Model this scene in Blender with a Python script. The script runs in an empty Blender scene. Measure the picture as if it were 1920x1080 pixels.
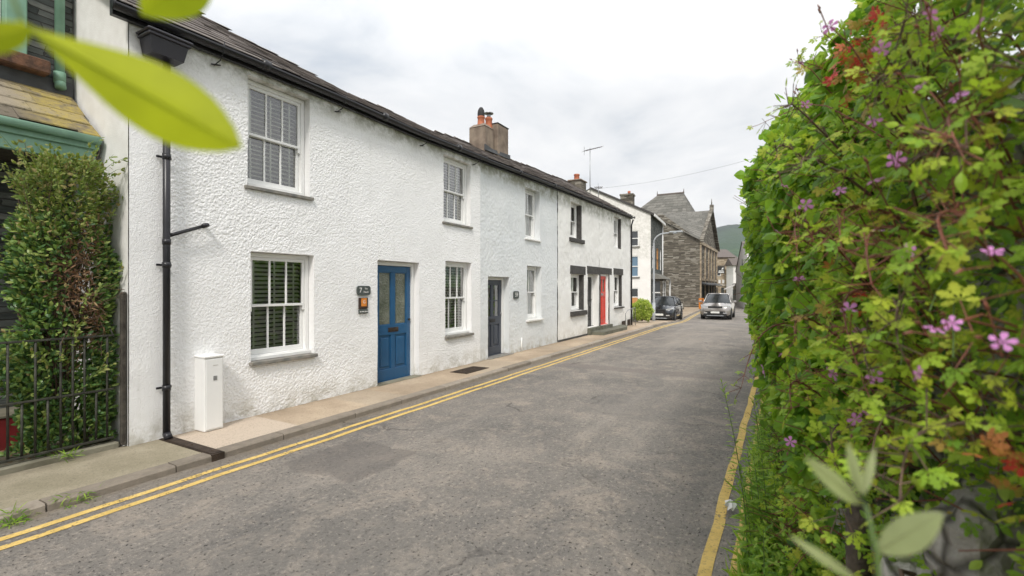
import bpy, math, random
import numpy as np
from mathutils import Vector, Matrix
R = math.radians
random.seed(7); rng = np.random.default_rng(7)
scene = bpy.context.scene
col = scene.collection

# ------------------------------------------------------------------ camera
TH = math.atan(505/900); S_, C_ = math.sin(TH), math.cos(TH)
EYE = 1.70
cd = bpy.data.cameras.new('camera'); cam = bpy.data.objects.new('camera', cd); col.objects.link(cam)
cd.sensor_width = 36; cd.lens = 36*900/1920; cd.clip_start = 0.02; cd.clip_end = 9000
cam.location = (0, 0, EYE); cam.rotation_euler = (R(90), 0, TH-R(90))
cd.dof.use_dof = True; cd.dof.focus_distance = 6.5; cd.dof.aperture_fstop = 3.0
scene.camera = cam
scene.view_settings.view_transform = 'Standard'; scene.view_settings.look = 'None'
scene.view_settings.gamma = 1; scene.view_settings.exposure = 0.42

# ------------------------------------------------------------------ sky and sun
SUN_EL, SUN_AZ = 46, -156      # degrees; azimuth of the direction towards the sun, measured from +x
world = bpy.data.worlds.new("World"); scene.world = world; world.use_nodes = True
wt = world.node_tree; wt.nodes.clear()
def wn(t, **k):
    n = wt.nodes.new(t)
    for a, b in k.items(): setattr(n, a, b)
    return n
wl = wt.links.new
out = wn('ShaderNodeOutputWorld'); sky = wn('ShaderNodeTexSky', sky_type='NISHITA', sun_disc=False)
sky.sun_elevation = R(SUN_EL); sky.sun_rotation = R(90-SUN_AZ)
bg1 = wn('ShaderNodeBackground'); bg1.inputs[1].default_value = 0.12; wl(sky.outputs[0], bg1.inputs[0])
tc = wn('ShaderNodeTexCoord'); sp = wn('ShaderNodeSeparateXYZ'); wl(tc.outputs['Generated'], sp.inputs[0])
zz = wn('ShaderNodeMath', operation='MAXIMUM'); wl(sp.outputs[2], zz.inputs[0]); zz.inputs[1].default_value = 0.0
za = wn('ShaderNodeMath', operation='ADD'); wl(zz.outputs[0], za.inputs[0]); za.inputs[1].default_value = 0.16
dx = wn('ShaderNodeMath', operation='DIVIDE'); wl(sp.outputs[0], dx.inputs[0]); wl(za.outputs[0], dx.inputs[1])
dy = wn('ShaderNodeMath', operation='DIVIDE'); wl(sp.outputs[1], dy.inputs[0]); wl(za.outputs[0], dy.inputs[1])
cv = wn('ShaderNodeCombineXYZ'); wl(dx.outputs[0], cv.inputs[0]); wl(dy.outputs[0], cv.inputs[1])
nz = wn('ShaderNodeTexNoise'); nz.inputs['Scale'].default_value = 1.1; nz.inputs['Detail'].default_value = 8; nz.inputs['Roughness'].default_value = 0.55
nz.inputs['Distortion'].default_value = 0.35; wl(cv.outputs[0], nz.inputs['Vector'])
cr = wn('ShaderNodeValToRGB'); wl(nz.outputs[0], cr.inputs[0])
e = cr.color_ramp.elements; e[0].position = 0.30; e[0].color = (0.56, 0.61, 0.67, 1); e[1].position = 0.56; e[1].color = (0.96, 0.96, 0.965, 1)
m_ = cr.color_ramp.elements.new(0.42); m_.color = (0.80, 0.82, 0.85, 1)
br = wn('ShaderNodeMapRange'); wl(sp.outputs[2], br.inputs[0]); br.inputs[1].default_value = 0.35; br.inputs[2].default_value = 1.0
br.inputs[3].default_value = 0.83; br.inputs[4].default_value = 1.55
bg2 = wn('ShaderNodeBackground'); wl(cr.outputs[0], bg2.inputs[0]); wl(br.outputs[0], bg2.inputs[1])
cov = wn('ShaderNodeMapRange'); wl(nz.outputs[0], cov.inputs[0]); cov.inputs[1].default_value = 0.22; cov.inputs[2].default_value = 0.38
cov.inputs[3].default_value = 0.72; cov.inputs[4].default_value = 1.0
mx = wn('ShaderNodeMixShader'); wl(cov.outputs[0], mx.inputs[0]); wl(bg1.outputs[0], mx.inputs[1]); wl(bg2.outputs[0], mx.inputs[2])
wl(mx.outputs[0], out.inputs[0])
sd = bpy.data.lights.new('sun', 'SUN'); sd.energy = 2.1; sd.angle = R(11); sd.color = (1, 0.95, 0.88)
sun = bpy.data.objects.new('sun', sd); col.objects.link(sun)
sv = Vector((math.cos(R(SUN_EL))*math.cos(R(SUN_AZ)), math.cos(R(SUN_EL))*math.sin(R(SUN_AZ)), math.sin(R(SUN_EL))))
sun.rotation_euler = sv.to_track_quat('Z', 'Y').to_euler(); sun.location = sv*30

# ------------------------------------------------------------------ geometry of the photograph
def ray(px, py, t):                       # point at depth t seen at pixel px,py of the 1920x1080 photograph
    u = (px-960)/900
    return Vector((t*(C_+u*S_), t*(S_-u*C_), EYE+(540-py)/900*t))
def onY(px, py, y): u = (px-960)/900; return ray(px, py, y/(S_-u*C_))
def sm(a, b, x): t = min(1, max(0, (x-a)/(b-a))); return t*t*(3-2*t)
def gz(x): return -0.36*sm(20, 33, x) - 0.25*sm(33, 62, x)
def off(x): return 0.0375*(x-19)**2/6 if 19 < x < 25 else (0 if x <= 19 else 0.075*(x-22))
def lerp_tab(tab, x):
    if x <= tab[0][0]: return tab[0][1]
    for (a, b), (c, d) in zip(tab, tab[1:]):
        if x <= c: return b+(d-b)*(x-a)/(c-a)
    return tab[-1][1]
EAVES = [(2.2, 4.45), (3.7, 4.48), (5, 4.49), (6.7, 4.47), (8.9, 4.52), (13.2, 4.64), (21.4, 4.80)]
def eave(x): return lerp_tab(EAVES, x)
RIDGE = [(2.2, 6.42), (4.3, 6.36), (5.5, 6.22), (7.2, 6.12), (10.5, 6.10), (13, 6.28), (16, 6.40), (21.5, 6.62)]
RY = 8.6

# ------------------------------------------------------------------ materials
MATS = {}
class NT:
    def __init__(s, name):
        s.m = bpy.data.materials.new(name); s.m.use_nodes = True; s.t = s.m.node_tree; s.t.nodes.clear()
        s.out = s.n('ShaderNodeOutputMaterial'); s.b = s.n('ShaderNodeBsdfPrincipled'); s.l(s.b.outputs[0], s.out.inputs[0])
        s.tc = s.n('ShaderNodeTexCoord'); MATS[name] = s.m
    def n(s, t, **k):
        x = s.t.nodes.new(t)
        for a, b in k.items(): setattr(x, a, b)
        return x
    def l(s, a, b): s.t.links.new(a, b)
    def val(s, sock, v):
        if hasattr(v, 'is_output'): s.l(v, sock)
        else: sock.default_value = v
    def vec(s, sc=(1, 1, 1), src='Object', loc=(0, 0, 0), rot=(0, 0, 0)):
        mp = s.n('ShaderNodeMapping'); mp.inputs['Scale'].default_value = sc; mp.inputs['Location'].default_value = loc
        mp.inputs['Rotation'].default_value = rot
        s.l(s.tc.outputs[src], mp.inputs[0]); return mp.outputs[0]
    def noise(s, scale, detail=4, rough=.55, vec=None, dist=0):
        x = s.n('ShaderNodeTexNoise'); x.inputs['Scale'].default_value = scale; x.inputs['Detail'].default_value = detail
        x.inputs['Roughness'].default_value = rough; x.inputs['Distortion'].default_value = dist
        s.l(vec if vec is not None else s.tc.outputs['Object'], x.inputs['Vector']); return x.outputs[0]
    def ramp(s, fac, stops):
        x = s.n('ShaderNodeValToRGB'); s.l(fac, x.inputs[0]); el = x.color_ramp.elements
        while len(el) < len(stops): el.new(0.5)
        for q, (p, c) in zip(el, stops):
            q.position = p; q.color = (*c, 1) if len(c) == 3 else c
        return x.outputs[0]
    def mix(s, fac, a, b, blend='MIX'):
        x = s.n('ShaderNodeMix', data_type='RGBA', blend_type=blend)
        s.val(x.inputs[0], fac)
        for sock, v in ((x.inputs[6], a), (x.inputs[7], b)):
            if isinstance(v, tuple): sock.default_value = (*v, 1) if len(v) == 3 else v
            else: s.l(v, sock)
        return x.outputs[2]
    def math(s, op, a, b=0.0, c=None):
        x = s.n('ShaderNodeMath', operation=op); s.val(x.inputs[0], a); s.val(x.inputs[1], b)
        if c is not None: s.val(x.inputs[2], c)
        return x.outputs[0]
    def mr(s, v, a, b, c=0.0, d=1.0):
        x = s.n('ShaderNodeMapRange'); s.l(v, x.inputs[0])
        for i, q in enumerate((a, b, c, d)): x.inputs[i+1].default_value = q
        return x.outputs[0]
    def bump(s, h, strength=.5, dist=.01, prev=None):
        x = s.n('ShaderNodeBump'); x.inputs['Strength'].default_value = strength; x.inputs['Distance'].default_value = dist
        s.l(h, x.inputs['Height'])
        if prev is not None: s.l(prev, x.inputs['Normal'])
        s.l(x.outputs[0], s.b.inputs['Normal']); return x.outputs[0]
    def set(s, base=None, rough=None, metal=None, spec=None):
        for nm, v in (('Base Color', base), ('Roughness', rough), ('Metallic', metal), ('Specular IOR Level', spec)):
            if v is None: continue
            if isinstance(v, tuple): s.b.inputs[nm].default_value = (*v, 1) if len(v) == 3 else v
            else: s.val(s.b.inputs[nm], v)
        return s
    def xyz(s):
        x = s.n('ShaderNodeSeparateXYZ'); s.l(s.tc.outputs['Object'], x.inputs[0]); return x.outputs

def simple(name, a, b=None, scale=6, rough=.6, bump=.0, bscale=60, metal=0, spec=.4, lo=.35, hi=.65):
    k = NT(name); b = b or tuple(v*.8 for v in a)
    k.set(k.ramp(k.noise(scale, 5), [(lo, b), (hi, a)]), rough, metal, spec)
    if bump: k.bump(k.noise(bscale, 3), bump, .01)
    return k.m
def gen_world(k):   # world position
    g = k.n('ShaderNodeNewGeometry'); x = k.n('ShaderNodeSeparateXYZ'); k.l(g.outputs['Position'], x.inputs[0]); return g.outputs['Position'], x.outputs

def render_mat(name, a, b, stain, bump):
    k = NT(name); pos, w = gen_world(k)
    c = k.ramp(k.noise(1.3, 6, .6, pos), [(.3, b), (.62, a)])
    n2 = k.noise(5, 6, .65, pos)
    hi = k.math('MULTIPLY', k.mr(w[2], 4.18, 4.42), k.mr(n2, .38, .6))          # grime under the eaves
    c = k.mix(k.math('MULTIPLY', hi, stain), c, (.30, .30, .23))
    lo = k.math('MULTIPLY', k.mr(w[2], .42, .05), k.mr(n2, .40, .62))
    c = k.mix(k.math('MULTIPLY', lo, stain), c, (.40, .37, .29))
    ff = k.mr(k.noise(26, 3, .7, pos), .36, .28, 0, .5*stain); c = k.mix(ff, c, (.45, .44, .40))
    st = k.n('ShaderNodeMapping'); st.inputs['Scale'].default_value = (9, 9, .7); k.l(pos, st.inputs[0])
    sn = k.mr(k.noise(1, 5, .6, st.outputs[0]), .58, .78); c = k.mix(k.math('MULTIPLY', sn, .25*stain), c, (.5, .49, .44))
    k.set(c, .85, 0, .25)
    k.bump(k.noise(85, 2, .6, pos), bump*1.3, .009)
    return k.m
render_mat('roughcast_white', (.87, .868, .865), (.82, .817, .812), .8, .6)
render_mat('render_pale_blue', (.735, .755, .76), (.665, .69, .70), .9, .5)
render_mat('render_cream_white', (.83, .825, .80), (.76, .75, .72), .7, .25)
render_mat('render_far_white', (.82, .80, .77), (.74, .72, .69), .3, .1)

def stone(name, cols, bw, bh, mortar, scale=1.0, bumpd=.02, moss=0):
    k = NT(name); x = k.xyz(); cb = k.n('ShaderNodeCombineXYZ')
    nv = k.noise(2.2, 4, .6); s1 = k.math('ADD', x[0], x[1])
    k.l(k.math('ADD', s1, k.math('MULTIPLY', nv, .5)), cb.inputs[0])
    k.l(k.math('ADD', x[2], k.math('MULTIPLY', k.noise(1.7, 3), .12)), cb.inputs[1])
    b = k.n('ShaderNodeTexBrick'); k.l(cb.outputs[0], b.inputs['Vector']); b.offset = .37; b.offset_frequency = 3; b.squash = .6; b.squash_frequency = 5
    b.inputs['Scale'].default_value = scale; b.inputs['Brick Width'].default_value = bw; b.inputs['Row Height'].default_value = bh
    b.inputs['Mortar Size'].default_value = .008; b.inputs['Mortar Smooth'].default_value = .6; b.inputs['Bias'].default_value = 0
    b.inputs['Color1'].default_value = (0, 0, 0, 1); b.inputs['Color2'].default_value = (1, 1, 1, 1); b.inputs['Mortar'].default_value = (.5, .5, .5, 1)
    st = k.vec((3, 3, 22)); n1 = k.noise(1, 6, .7, st)
    f = k.math('ADD', k.math('MULTIPLY', b.outputs['Color'], .45), k.math('MULTIPLY', n1, .55))
    c = k.ramp(f, [(.2, cols[0]), (.45, cols[1]), (.62, cols[2]), (.82, cols[3])])
    c = k.mix(b.outputs['Fac'], c, mortar)
    if moss: c = k.mix(k.mr(k.noise(1.5, 6, .65), .52, .66, 0, moss), c, (.13, .15, .05))
    k.set(c, .85, 0, .3)
    h = k.math('SUBTRACT', k.math('ADD', k.math('MULTIPLY', n1, .7), k.math('MULTIPLY', b.outputs['Color'], .35)), k.math('MULTIPLY', b.outputs['Fac'], .9))
    k.bump(h, .9, bumpd); return k.m
stone('slate_stone_dark', [(.035, .04, .038), (.075, .085, .08), (.12, .13, .12), (.25, .25, .23)], .42, .075, (.06, .06, .055))
stone('slate_stone_warm', [(.055, .05, .04), (.125, .11, .088), (.20, .18, .145), (.42, .40, .35)], .65, .13, (.13, .12, .10), 1, .04)
stone('sandstone_far', [(.22, .17, .12), (.34, .27, .19), (.42, .35, .25), (.5, .43, .33)], .6, .25, (.3, .25, .2))
k = NT('garden_stone'); pos, w = gen_world(k); v1 = k.n('ShaderNodeTexVoronoi'); v1.inputs['Scale'].default_value = 4.2; k.l(pos, v1.inputs['Vector']); v2 = k.n('ShaderNodeTexVoronoi', feature='DISTANCE_TO_EDGE'); v2.inputs['Scale'].default_value = 4.2; k.l(pos, v2.inputs['Vector'])
n1 = k.noise(9, 8, .7, pos); sv_ = k.n('ShaderNodeSeparateColor'); k.l(v1.outputs['Color'], sv_.inputs[0])
c = k.ramp(k.math('ADD', k.math('MULTIPLY', n1, .7), k.math('MULTIPLY', sv_.outputs[0], .3)), [(.3, (.2, .19, .17)), (.5, (.38, .36, .33)), (.68, (.55, .53, .49)), (.82, (.68, .66, .62))])
c = k.mix(k.mr(v2.outputs['Distance'], .05, .01, 0, .8), c, (.06, .055, .045)); c = k.mix(k.mr(k.noise(5, 7, .7, pos), .52, .62, 0, .8), c, (.13, .16, .045))
k.set(c, .9, 0, .3); k.bump(k.math('ADD', n1, k.mr(v2.outputs['Distance'], .0, .06, 0, .5)), 1, .03)

def slate(name, cols, lichen=0, lc=(.42, .33, .08), litthr=.55):
    k = NT(name); g = k.n('ShaderNodeNewGeometry')
    f = k.math('ADD', k.math('MULTIPLY', g.outputs['Random Per Island'], .6), k.math('MULTIPLY', k.noise(9, 6, .65), .4))
    c = k.ramp(f, [(.1, cols[0]), (.5, cols[1]), (.9, cols[2])])
    if lichen:
        c = k.mix(k.mr(k.noise(14, 6, .75), litthr, litthr+.1, 0, lichen), c, lc)
        c = k.mix(k.mr(k.noise(23, 5, .7, k.vec(loc=(3, 7, 1))), .6, .68, 0, .6), c, (.38, .37, .33))
    k.set(c, .75, 0, .35); k.bump(k.noise(45, 4), .5, .006); return k.m
slate('roof_slate', [(.06, .05, .045), (.115, .095, .085), (.19, .165, .15)], .35, (.22, .19, .13))
slate('roof_slate_green', [(.08, .078, .068), (.125, .12, .105), (.19, .18, .16)], .3, (.3, .29, .22))
# mossy porch roof: yellow lichen towards its street end
k = NT('porch_slate'); g = k.n('ShaderNodeNewGeometry'); pos, w = gen_world(k)
c = k.ramp(k.math('ADD', k.math('MULTIPLY', g.outputs['Random Per Island'], .5), k.math('MULTIPLY', k.noise(9, 6, .65), .5)), [(.2, (.13, .11, .085)), (.5, (.23, .20, .155)), (.85, (.36, .31, .235))])
ll = k.math('MULTIPLY', k.mr(w[0], 1.72, 2.02), k.mr(k.noise(7, 6, .6), .36, .52, 0.15, 1.0)); c = k.mix(k.math('MULTIPLY', ll, k.mr(k.noise(17, 5, .7), .35, .6, .35, .9)), c, (.42, .33, .09))
c = k.mix(k.mr(k.noise(13, 5, .7), .58, .66, 0, .75), c, (.07, .065, .04)); k.set(c, .9, 0, .2); k.bump(k.noise(40, 5, .7), .9, .012)
simple('ridge_tile', (.20, .165, .145), (.11, .09, .08), 9, .8, .4)

# asphalt
k = NT('asphalt'); pos, w = gen_world(k)
big = k.noise(.55, 6, .62, pos); mid = k.noise(3.2, 6, .7, pos); fine = k.noise(24, 3, .7, pos); grit = k.noise(62, 3, .75, pos); pit = k.noise(37, 2, .5, pos)
c = k.ramp(big, [(.34, (.135, .127, .118)), (.5, (.19, .174, .156)), (.66, (.245, .22, .192))])
crust = k.noise(1.9, 9, .78, pos, .6); c = k.mix(k.mr(crust, .52, .62, 0, .5), c, (.36, .305, .25))
c = k.mix(k.mr(crust, .43, .34, 0, .45), c, (.115, .112, .108))
c = k.mix(k.mr(mid, .5, .66, 0, .5), c, (.33, .285, .238))
wav = k.n('ShaderNodeMapping'); wav.inputs['Scale'].default_value = (.22, 1.6, 1); k.l(pos, wav.inputs[0])
c = k.mix(k.mr(k.noise(1, 5, .6, wav.outputs[0]), .52, .68, 0, .5), c, (.30, .27, .235))     # wear along the wheel tracks
c = k.mix(k.mr(fine, .44, .36, 0, .5), c, (.095, .088, .080))
c = k.mix(k.mr(pit, .36, .29, 0, .9), c, (.035, .032, .030))
c = k.mix(k.mr(fine, .57, .66, 0, .5), c, (.42, .37, .315))
c = k.mix(k.mr(grit, .60, .70, 0, .65), c, (.52, .48, .43))
c = k.mix(k.mr(grit, .40, .30, 0, .75), c, (.055, .05, .046))
def boxmask(k, w, x0, x1, y0, y1, soft=.03, nv=None):
    a = k.mr(w[0], x0-soft, x0+soft); b = k.mr(w[0], x1+soft, x1-soft); d = k.mr(w[1], y0-soft, y0+soft); e2 = k.mr(w[1], y1+soft, y1-soft)
    return k.math('MULTIPLY', k.math('MULTIPLY', a, b), k.math('MULTIPLY', d, e2))
class WX: pass
wob = k.math('MULTIPLY', k.math('SUBTRACT', k.noise(2.4, 3, .5, pos), .5), .35)
wp = [k.math('ADD', w[0], wob), k.math('ADD', w[1], k.math('MULTIPLY', wob, -1.0))]
for (x0, x1, y0, y1, am, cc) in ((2.95, 3.85, 3.25, 4.2, .5, (.12, .108, .10)), (9.6, 10.1, .5, 4.3, .45, (.16, .135, .125)), (6.2, 8.4, 1.1, 2.5, .3, (.16, .15, .14)), (1.2, 2.6, 1.2, 3.2, .3, (.19, .175, .155))):
    c = k.mix(k.math('MULTIPLY', boxmask(k, wp, x0, x1, y0, y1), am), c, cc)
gut = k.mr(w[1], 4.6, 4.86); gut = k.math('MULTIPLY', gut, k.mr(w[0], 24, 18)); c = k.mix(k.math('MULTIPLY', gut, k.mr(mid, .35, .6, .2, .8)), c, (.17, .135, .095))
vo = k.n('ShaderNodeTexVoronoi', feature='DISTANCE_TO_EDGE'); vo.inputs['Scale'].default_value = .45
vd = k.n('ShaderNodeVectorMath', operation='ADD'); k.l(pos, vd.inputs[0]); ns = k.n('ShaderNodeTexNoise'); ns.inputs['Scale'].default_value = 1.6; ns.inputs['Detail'].default_value = 6; k.l(pos, ns.inputs['Vector']); k.l(ns.outputs[1], vd.inputs[1]); k.l(vd.outputs[0], vo.inputs['Vector'])
crk = k.math('MULTIPLY', k.mr(vo.outputs['Distance'], .012, .002), k.mr(k.noise(.8, 3, .5, pos), .5, .62)); c = k.mix(k.math('MULTIPLY', crk, .55), c, (.055, .05, .048))
k.set(c, .88, 0, .28); hh = k.math('ADD', k.math('MULTIPLY', fine, .6), k.math('MULTIPLY', grit, .4)); k.bump(k.math('SUBTRACT', k.math('ADD', hh, k.mr(pit, .36, .29, 0, -.4)), k.math('MULTIPLY', crk, .5)), 1.0, .024)

# yellow paint, worn through
k = NT('yellow_line'); pos, w = gen_world(k)
f = k.noise(38, 6, .75, pos); f2 = k.noise(4, 4, .6, pos)
c = k.ramp(k.noise(6, 5, .6, pos), [(.3, (.56, .385, .11)), (.6, (.68, .48, .155)), (.8, (.74, .58, .26))])
c = k.mix(k.mr(f, .5, .38, 0, .55), c, (.30, .22, .12))
k.set(c, .8, 0, .3); k.bump(f, .6, .008)
thr = k.math('ADD', k.math('MULTIPLY', f, .7), k.math('MULTIPLY', f2, .5)); al = k.mr(thr, .47, .53, 0, 1)
tr = k.n('ShaderNodeBsdfTransparent'); ms = k.n('ShaderNodeMixShader'); k.l(al, ms.inputs[0]); k.l(tr.outputs[0], ms.inputs[1]); k.l(k.b.outputs[0], ms.inputs[2]); k.l(ms.outputs[0], k.out.inputs[0])

# pavement surface
k = NT('pavement_tarmac'); pos, w = gen_world(k)
c = k.ramp(k.noise(1.1, 6, .65, pos), [(.32, (.32, .25, .175)), (.5, (.41, .32, .23)), (.68, (.50, .40, .29))])
c = k.mix(boxmask(k, w, 2.74, 3.75, 4.9, 6.2, .02), c, (.53, .44, .35))
c = k.mix(k.math('MULTIPLY', k.mr(w[0], 2.74, 2.70), .8), c, k.ramp(k.noise(2.2, 6, .6, pos), [(.3, (.215, .20, .135)), (.65, (.33, .30, .22))]))
for (x0, x1) in ((4.9, 5.6), (7.9, 9.3), (11.6, 12.6), (14.2, 15.0)):
    c = k.mix(k.math('MULTIPLY', boxmask(k, w, x0, x1, 4.9, 5.95, .02), .35), c, (.36, .315, .25) if x0 < 8 else (.25, .215, .17))
c = k.mix(k.mr(k.noise(60, 5, .75, pos), .46, .36, 0, .6), c, (.13, .11, .085))
c = k.mix(k.mr(k.noise(60, 5, .75, pos), .58, .68, 0, .5), c, (.5, .45, .37))
wd = k.math('MULTIPLY', k.mr(w[1], 5.72, 5.88), k.mr(k.noise(6, 5, .6, pos), .35, .6, .1, .8)); c = k.mix(k.math('MULTIPLY', wd, .6), c, (.13, .11, .08))
k.set(c, .9, 0, .25); k.bump(k.noise(75, 5, .7, pos), .8, .008)
k = NT('kerb_stone'); g = k.n('ShaderNodeNewGeometry'); pos, w = gen_world(k)
c = k.ramp(k.math('ADD', k.math('MULTIPLY', g.outputs['Random Per Island'], .35), k.math('MULTIPLY', k.noise(7, 6, .7, pos), .65)), [(.25, (.18, .155, .125)), (.5, (.27, .23, .185)), (.75, (.38, .335, .28))])
k.set(c, .85, 0, .3); k.bump(k.noise(60, 5, .7, pos), .8, .008)
simple('forecourt_tarmac', (.27, .235, .20), (.18, .16, .14), 1.2, .9, .6, 60)
simple('ground_earth', (.14, .15, .07), (.08, .085, .045), .4, .95, .5, 12)
simple('patio_concrete', (.24, .225, .17), (.13, .12, .085), 3, .9, .5, 50)
simple('white_paint', (.80, .80, .785), (.74, .74, .725), 3, .38, 0, 60, 0, .5)
simple('white_plastic', (.82, .82, .80), (.78, .78, .765), 2, .35)
simple('white_masonry_paint', (.80, .795, .77), (.72, .71, .68), 5, .7, .35, 70)
simple('black_paint', (.035, .033, .032), (.022, .021, .02), 5, .45, .2, 40)
simple('black_masonry', (.075, .07, .065), (.04, .038, .036), 9, .75, .4, 60)
simple('black_plastic', (.022, .021, .026), (.015, .015, .017), 5, .33)
simple('hopper_black', (.030, .028, .036), (.02, .019, .024), 5, .35)
simple('blue_paint', (.018, .095, .21), (.014, .08, .185), 4, .36, .08, 30, 0, .5)
simple('grey_door_paint', (.055, .065, .085), (.045, .052, .07), 4, .4, .08, 30, 0, .5)
simple('charcoal_door_paint', (.05, .048, .046), (.035, .034, .033), 5, .5, .1, 30)
simple('red_door_paint', (.66, .055, .035), (.56, .045, .03), 4, .4, .05, 30, 0, .5)
simple('green_paint', (.235, .40, .30), (.17, .31, .225), 4, .5, .25, 25)
simple('red_step_paint', (.21, .02, .02), (.14, .015, .015), 5, .6, .2, 30)
simple('weathered_wood', (.17, .085, .05), (.07, .04, .028), 12, .85, .8, 40)
simple('dark_timber', (.085, .075, .06), (.04, .034, .028), 14, .9, .9, 45)
simple('slate_sill', (.27, .25, .215), (.15, .15, .14), 9, .75, .6, 40)
simple('wet_slate_step', (.17, .17, .13), (.10, .10, .075), 4, .8, .6, 40)
simple('iron_rail', (.06, .06, .045), (.03, .03, .024), 18, .6, .4, 60, .3)
simple('cast_iron_brown', (.075, .052, .038), (.035, .026, .02), 9, .7, .8, 60, .4)
simple('plaque_slate', (.075, .09, .085), (.055, .065, .06), 12, .6, .3, 80)
simple('lettering_white', (.75, .75, .73), (.7, .7, .68))
simple('orange_plate', (.75, .27, .045), (.6, .2, .03), 20, .5)
simple('brown_board', (.06, .035, .025), (.04, .025, .02), 20, .5)
simple('render_chimney', (.27, .215, .165), (.15, .115, .09), 3.5, .9, .5, 40)
simple('terracotta', (.50, .17, .085), (.33, .10, .055), 8, .75, .3, 40)
simple('sooty_black', (.03, .028, .028), None, 8, .7)
simple('steel', (.42, .43, .44), (.3, .31, .32), 8, .4, 0, 60, .7)
simple('lamp_grey', (.42, .44, .46), (.33, .35, .37), 4, .5, .1)
simple('lead_flashing', (.07, .075, .08), (.05, .052, .056), 6, .6, .2, 20)
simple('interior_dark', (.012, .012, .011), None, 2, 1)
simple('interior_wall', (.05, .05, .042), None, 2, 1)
simple('blind_slat', (.85, .83, .74), (.8, .78, .68), 3, .55)
simple('net_curtain', (.62, .61, .58), (.5, .49, .46), 14, .9, .4, 30)
simple('tyre', (.018, .018, .018), None, 20, .85)
simple('car_rim', (.35, .35, .36), (.25, .25, .26), 8, .3, 0, 60, .9)
k = NT('suv_paint'); k.set((.36, .34, .325), .28, .55, .5); k.b.inputs['Coat Weight'].default_value = .6
k = NT('dark_car_paint'); k.set((.02, .024, .03), .22, .3, .5); k.b.inputs['Coat Weight'].default_value = .9
k = NT('car_glass'); k.set((.025, .03, .033), .06, 0, .8)
k = NT('headlamp'); k.set((.62, .63, .64), .1, .4, .8)
simple('number_plate', (.72, .72, .68), (.68, .68, .64)); simple('car_plastic', (.02, .02, .02), None, 8, .6)
simple('orange_board', (.8, .28, .03), (.35, .1, .015), 6, .6); simple('shop_dark', (.05, .055, .05), (.025, .03, .028), 3, .5)
simple('shop_cream', (.55, .5, .42), (.4, .35, .29), 3, .6); simple('awning_white', (.75, .73, .70), None, 3, .8)
simple('boarding_orange', (.55, .28, .10), (.45, .22, .08), 4, .7)
simple('bark', (.13, .105, .085), (.06, .05, .04), 20, .95, .9, 50)
simple('litter', (.78, .78, .76), (.7, .7, .68))
# windows of clear glass over dark rooms
k = NT('window_glass'); k.t.nodes.remove(k.b)
fr = k.n('ShaderNodeFresnel'); fr.inputs[0].default_value = 1.55; gl = k.n('ShaderNodeBsdfGlossy'); gl.inputs['Roughness'].default_value = .015; gl.inputs['Color'].default_value = (1, 1, 1, 1)
trn = k.n('ShaderNodeBsdfTransparent'); trn.inputs[0].default_value = (.82, .86, .84, 1); ms = k.n('ShaderNodeMixShader')
k.l(k.math('MULTIPLY', fr.outputs[0], 3.5), ms.inputs[0]); k.l(trn.outputs[0], ms.inputs[1]); k.l(gl.outputs[0], ms.inputs[2]); k.l(ms.outputs[0], k.out.inputs[0])
bp = k.n('ShaderNodeBump'); bp.inputs['Strength'].default_value = .03; bp.inputs['Distance'].default_value = .02; k.l(k.noise(3, 2), bp.inputs['Height']); k.l(bp.outputs[0], gl.inputs['Normal'])
k = NT('far_glass'); k.set((.05, .055, .06), .12, 0, .7)
k = NT('blue_far_glass'); k.set((.12, .20, .28), .12, 0, .7)
k = NT('frosted_glass'); pos, w = gen_world(k)
c = k.ramp(k.noise(3, 4, .6, pos), [(.3, (.07, .085, .055)), (.65, (.18, .19, .15))]); vv = k.n('ShaderNodeTexVoronoi'); vv.inputs['Scale'].default_value = 34; k.l(pos, vv.inputs['Vector'])
k.set(c, .22, 0, .6); k.bump(vv.outputs['Distance'], .7, .01)

def leafmat(name, stops, trans=.35, rough=.5, vein=0):
    k = NT(name); g = k.n('ShaderNodeNewGeometry')
    c = k.ramp(g.outputs['Random Per Island'], stops)
    nse = k.mr(k.noise(22, 3), .3, .7, .82, 1.15)
    hsv = k.n('ShaderNodeHueSaturation'); k.l(nse, hsv.inputs['Value']); k.l(c, hsv.inputs['Color']); c = hsv.outputs[0]
    k.set(c, rough, 0, .3); tl = k.n('ShaderNodeBsdfTranslucent'); c2 = k.mix(.0 if 'petal' in name or 'red' in name or 'dead' in name else .5, c, (.46, .66, .04), 'MIX'); k.l(c2, tl.inputs[0])
    ms = k.n('ShaderNodeMixShader'); ms.inputs[0].default_value = trans; k.l(k.b.outputs[0], ms.inputs[1]); k.l(tl.outputs[0], ms.inputs[2]); k.l(ms.outputs[0], k.out.inputs[0])
    return k.m
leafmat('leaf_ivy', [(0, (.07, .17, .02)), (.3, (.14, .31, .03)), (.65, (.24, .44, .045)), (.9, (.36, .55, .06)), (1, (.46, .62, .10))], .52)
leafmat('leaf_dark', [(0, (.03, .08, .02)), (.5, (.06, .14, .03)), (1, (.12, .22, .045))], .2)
leafmat('leaf_robert', [(0, (.13, .28, .03)), (.35, (.26, .44, .04)), (.65, (.42, .56, .05)), (.90, (.52, .52, .06)), (.96, (.42, .22, .08)), (1, (.40, .12, .06))], .45)
leafmat('leaf_red', [(0, (.5, .05, .035)), (.4, (.62, .09, .06)), (.6, (.46, .2, .06)), (1, (.38, .34, .06))], .35)
leafmat('leaf_weed', [(0, (.11, .24, .03)), (.5, (.24, .42, .05)), (1, (.42, .56, .10))], .5)
leafmat('leaf_fern', [(0, (.16, .32, .03)), (1, (.34, .50, .06))], .4)
leafmat('leaf_shrub', [(0, (.035, .085, .03)), (.5, (.085, .17, .05)), (.8, (.18, .29, .07)), (1, (.34, .40, .11))], .22, .35)
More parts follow.
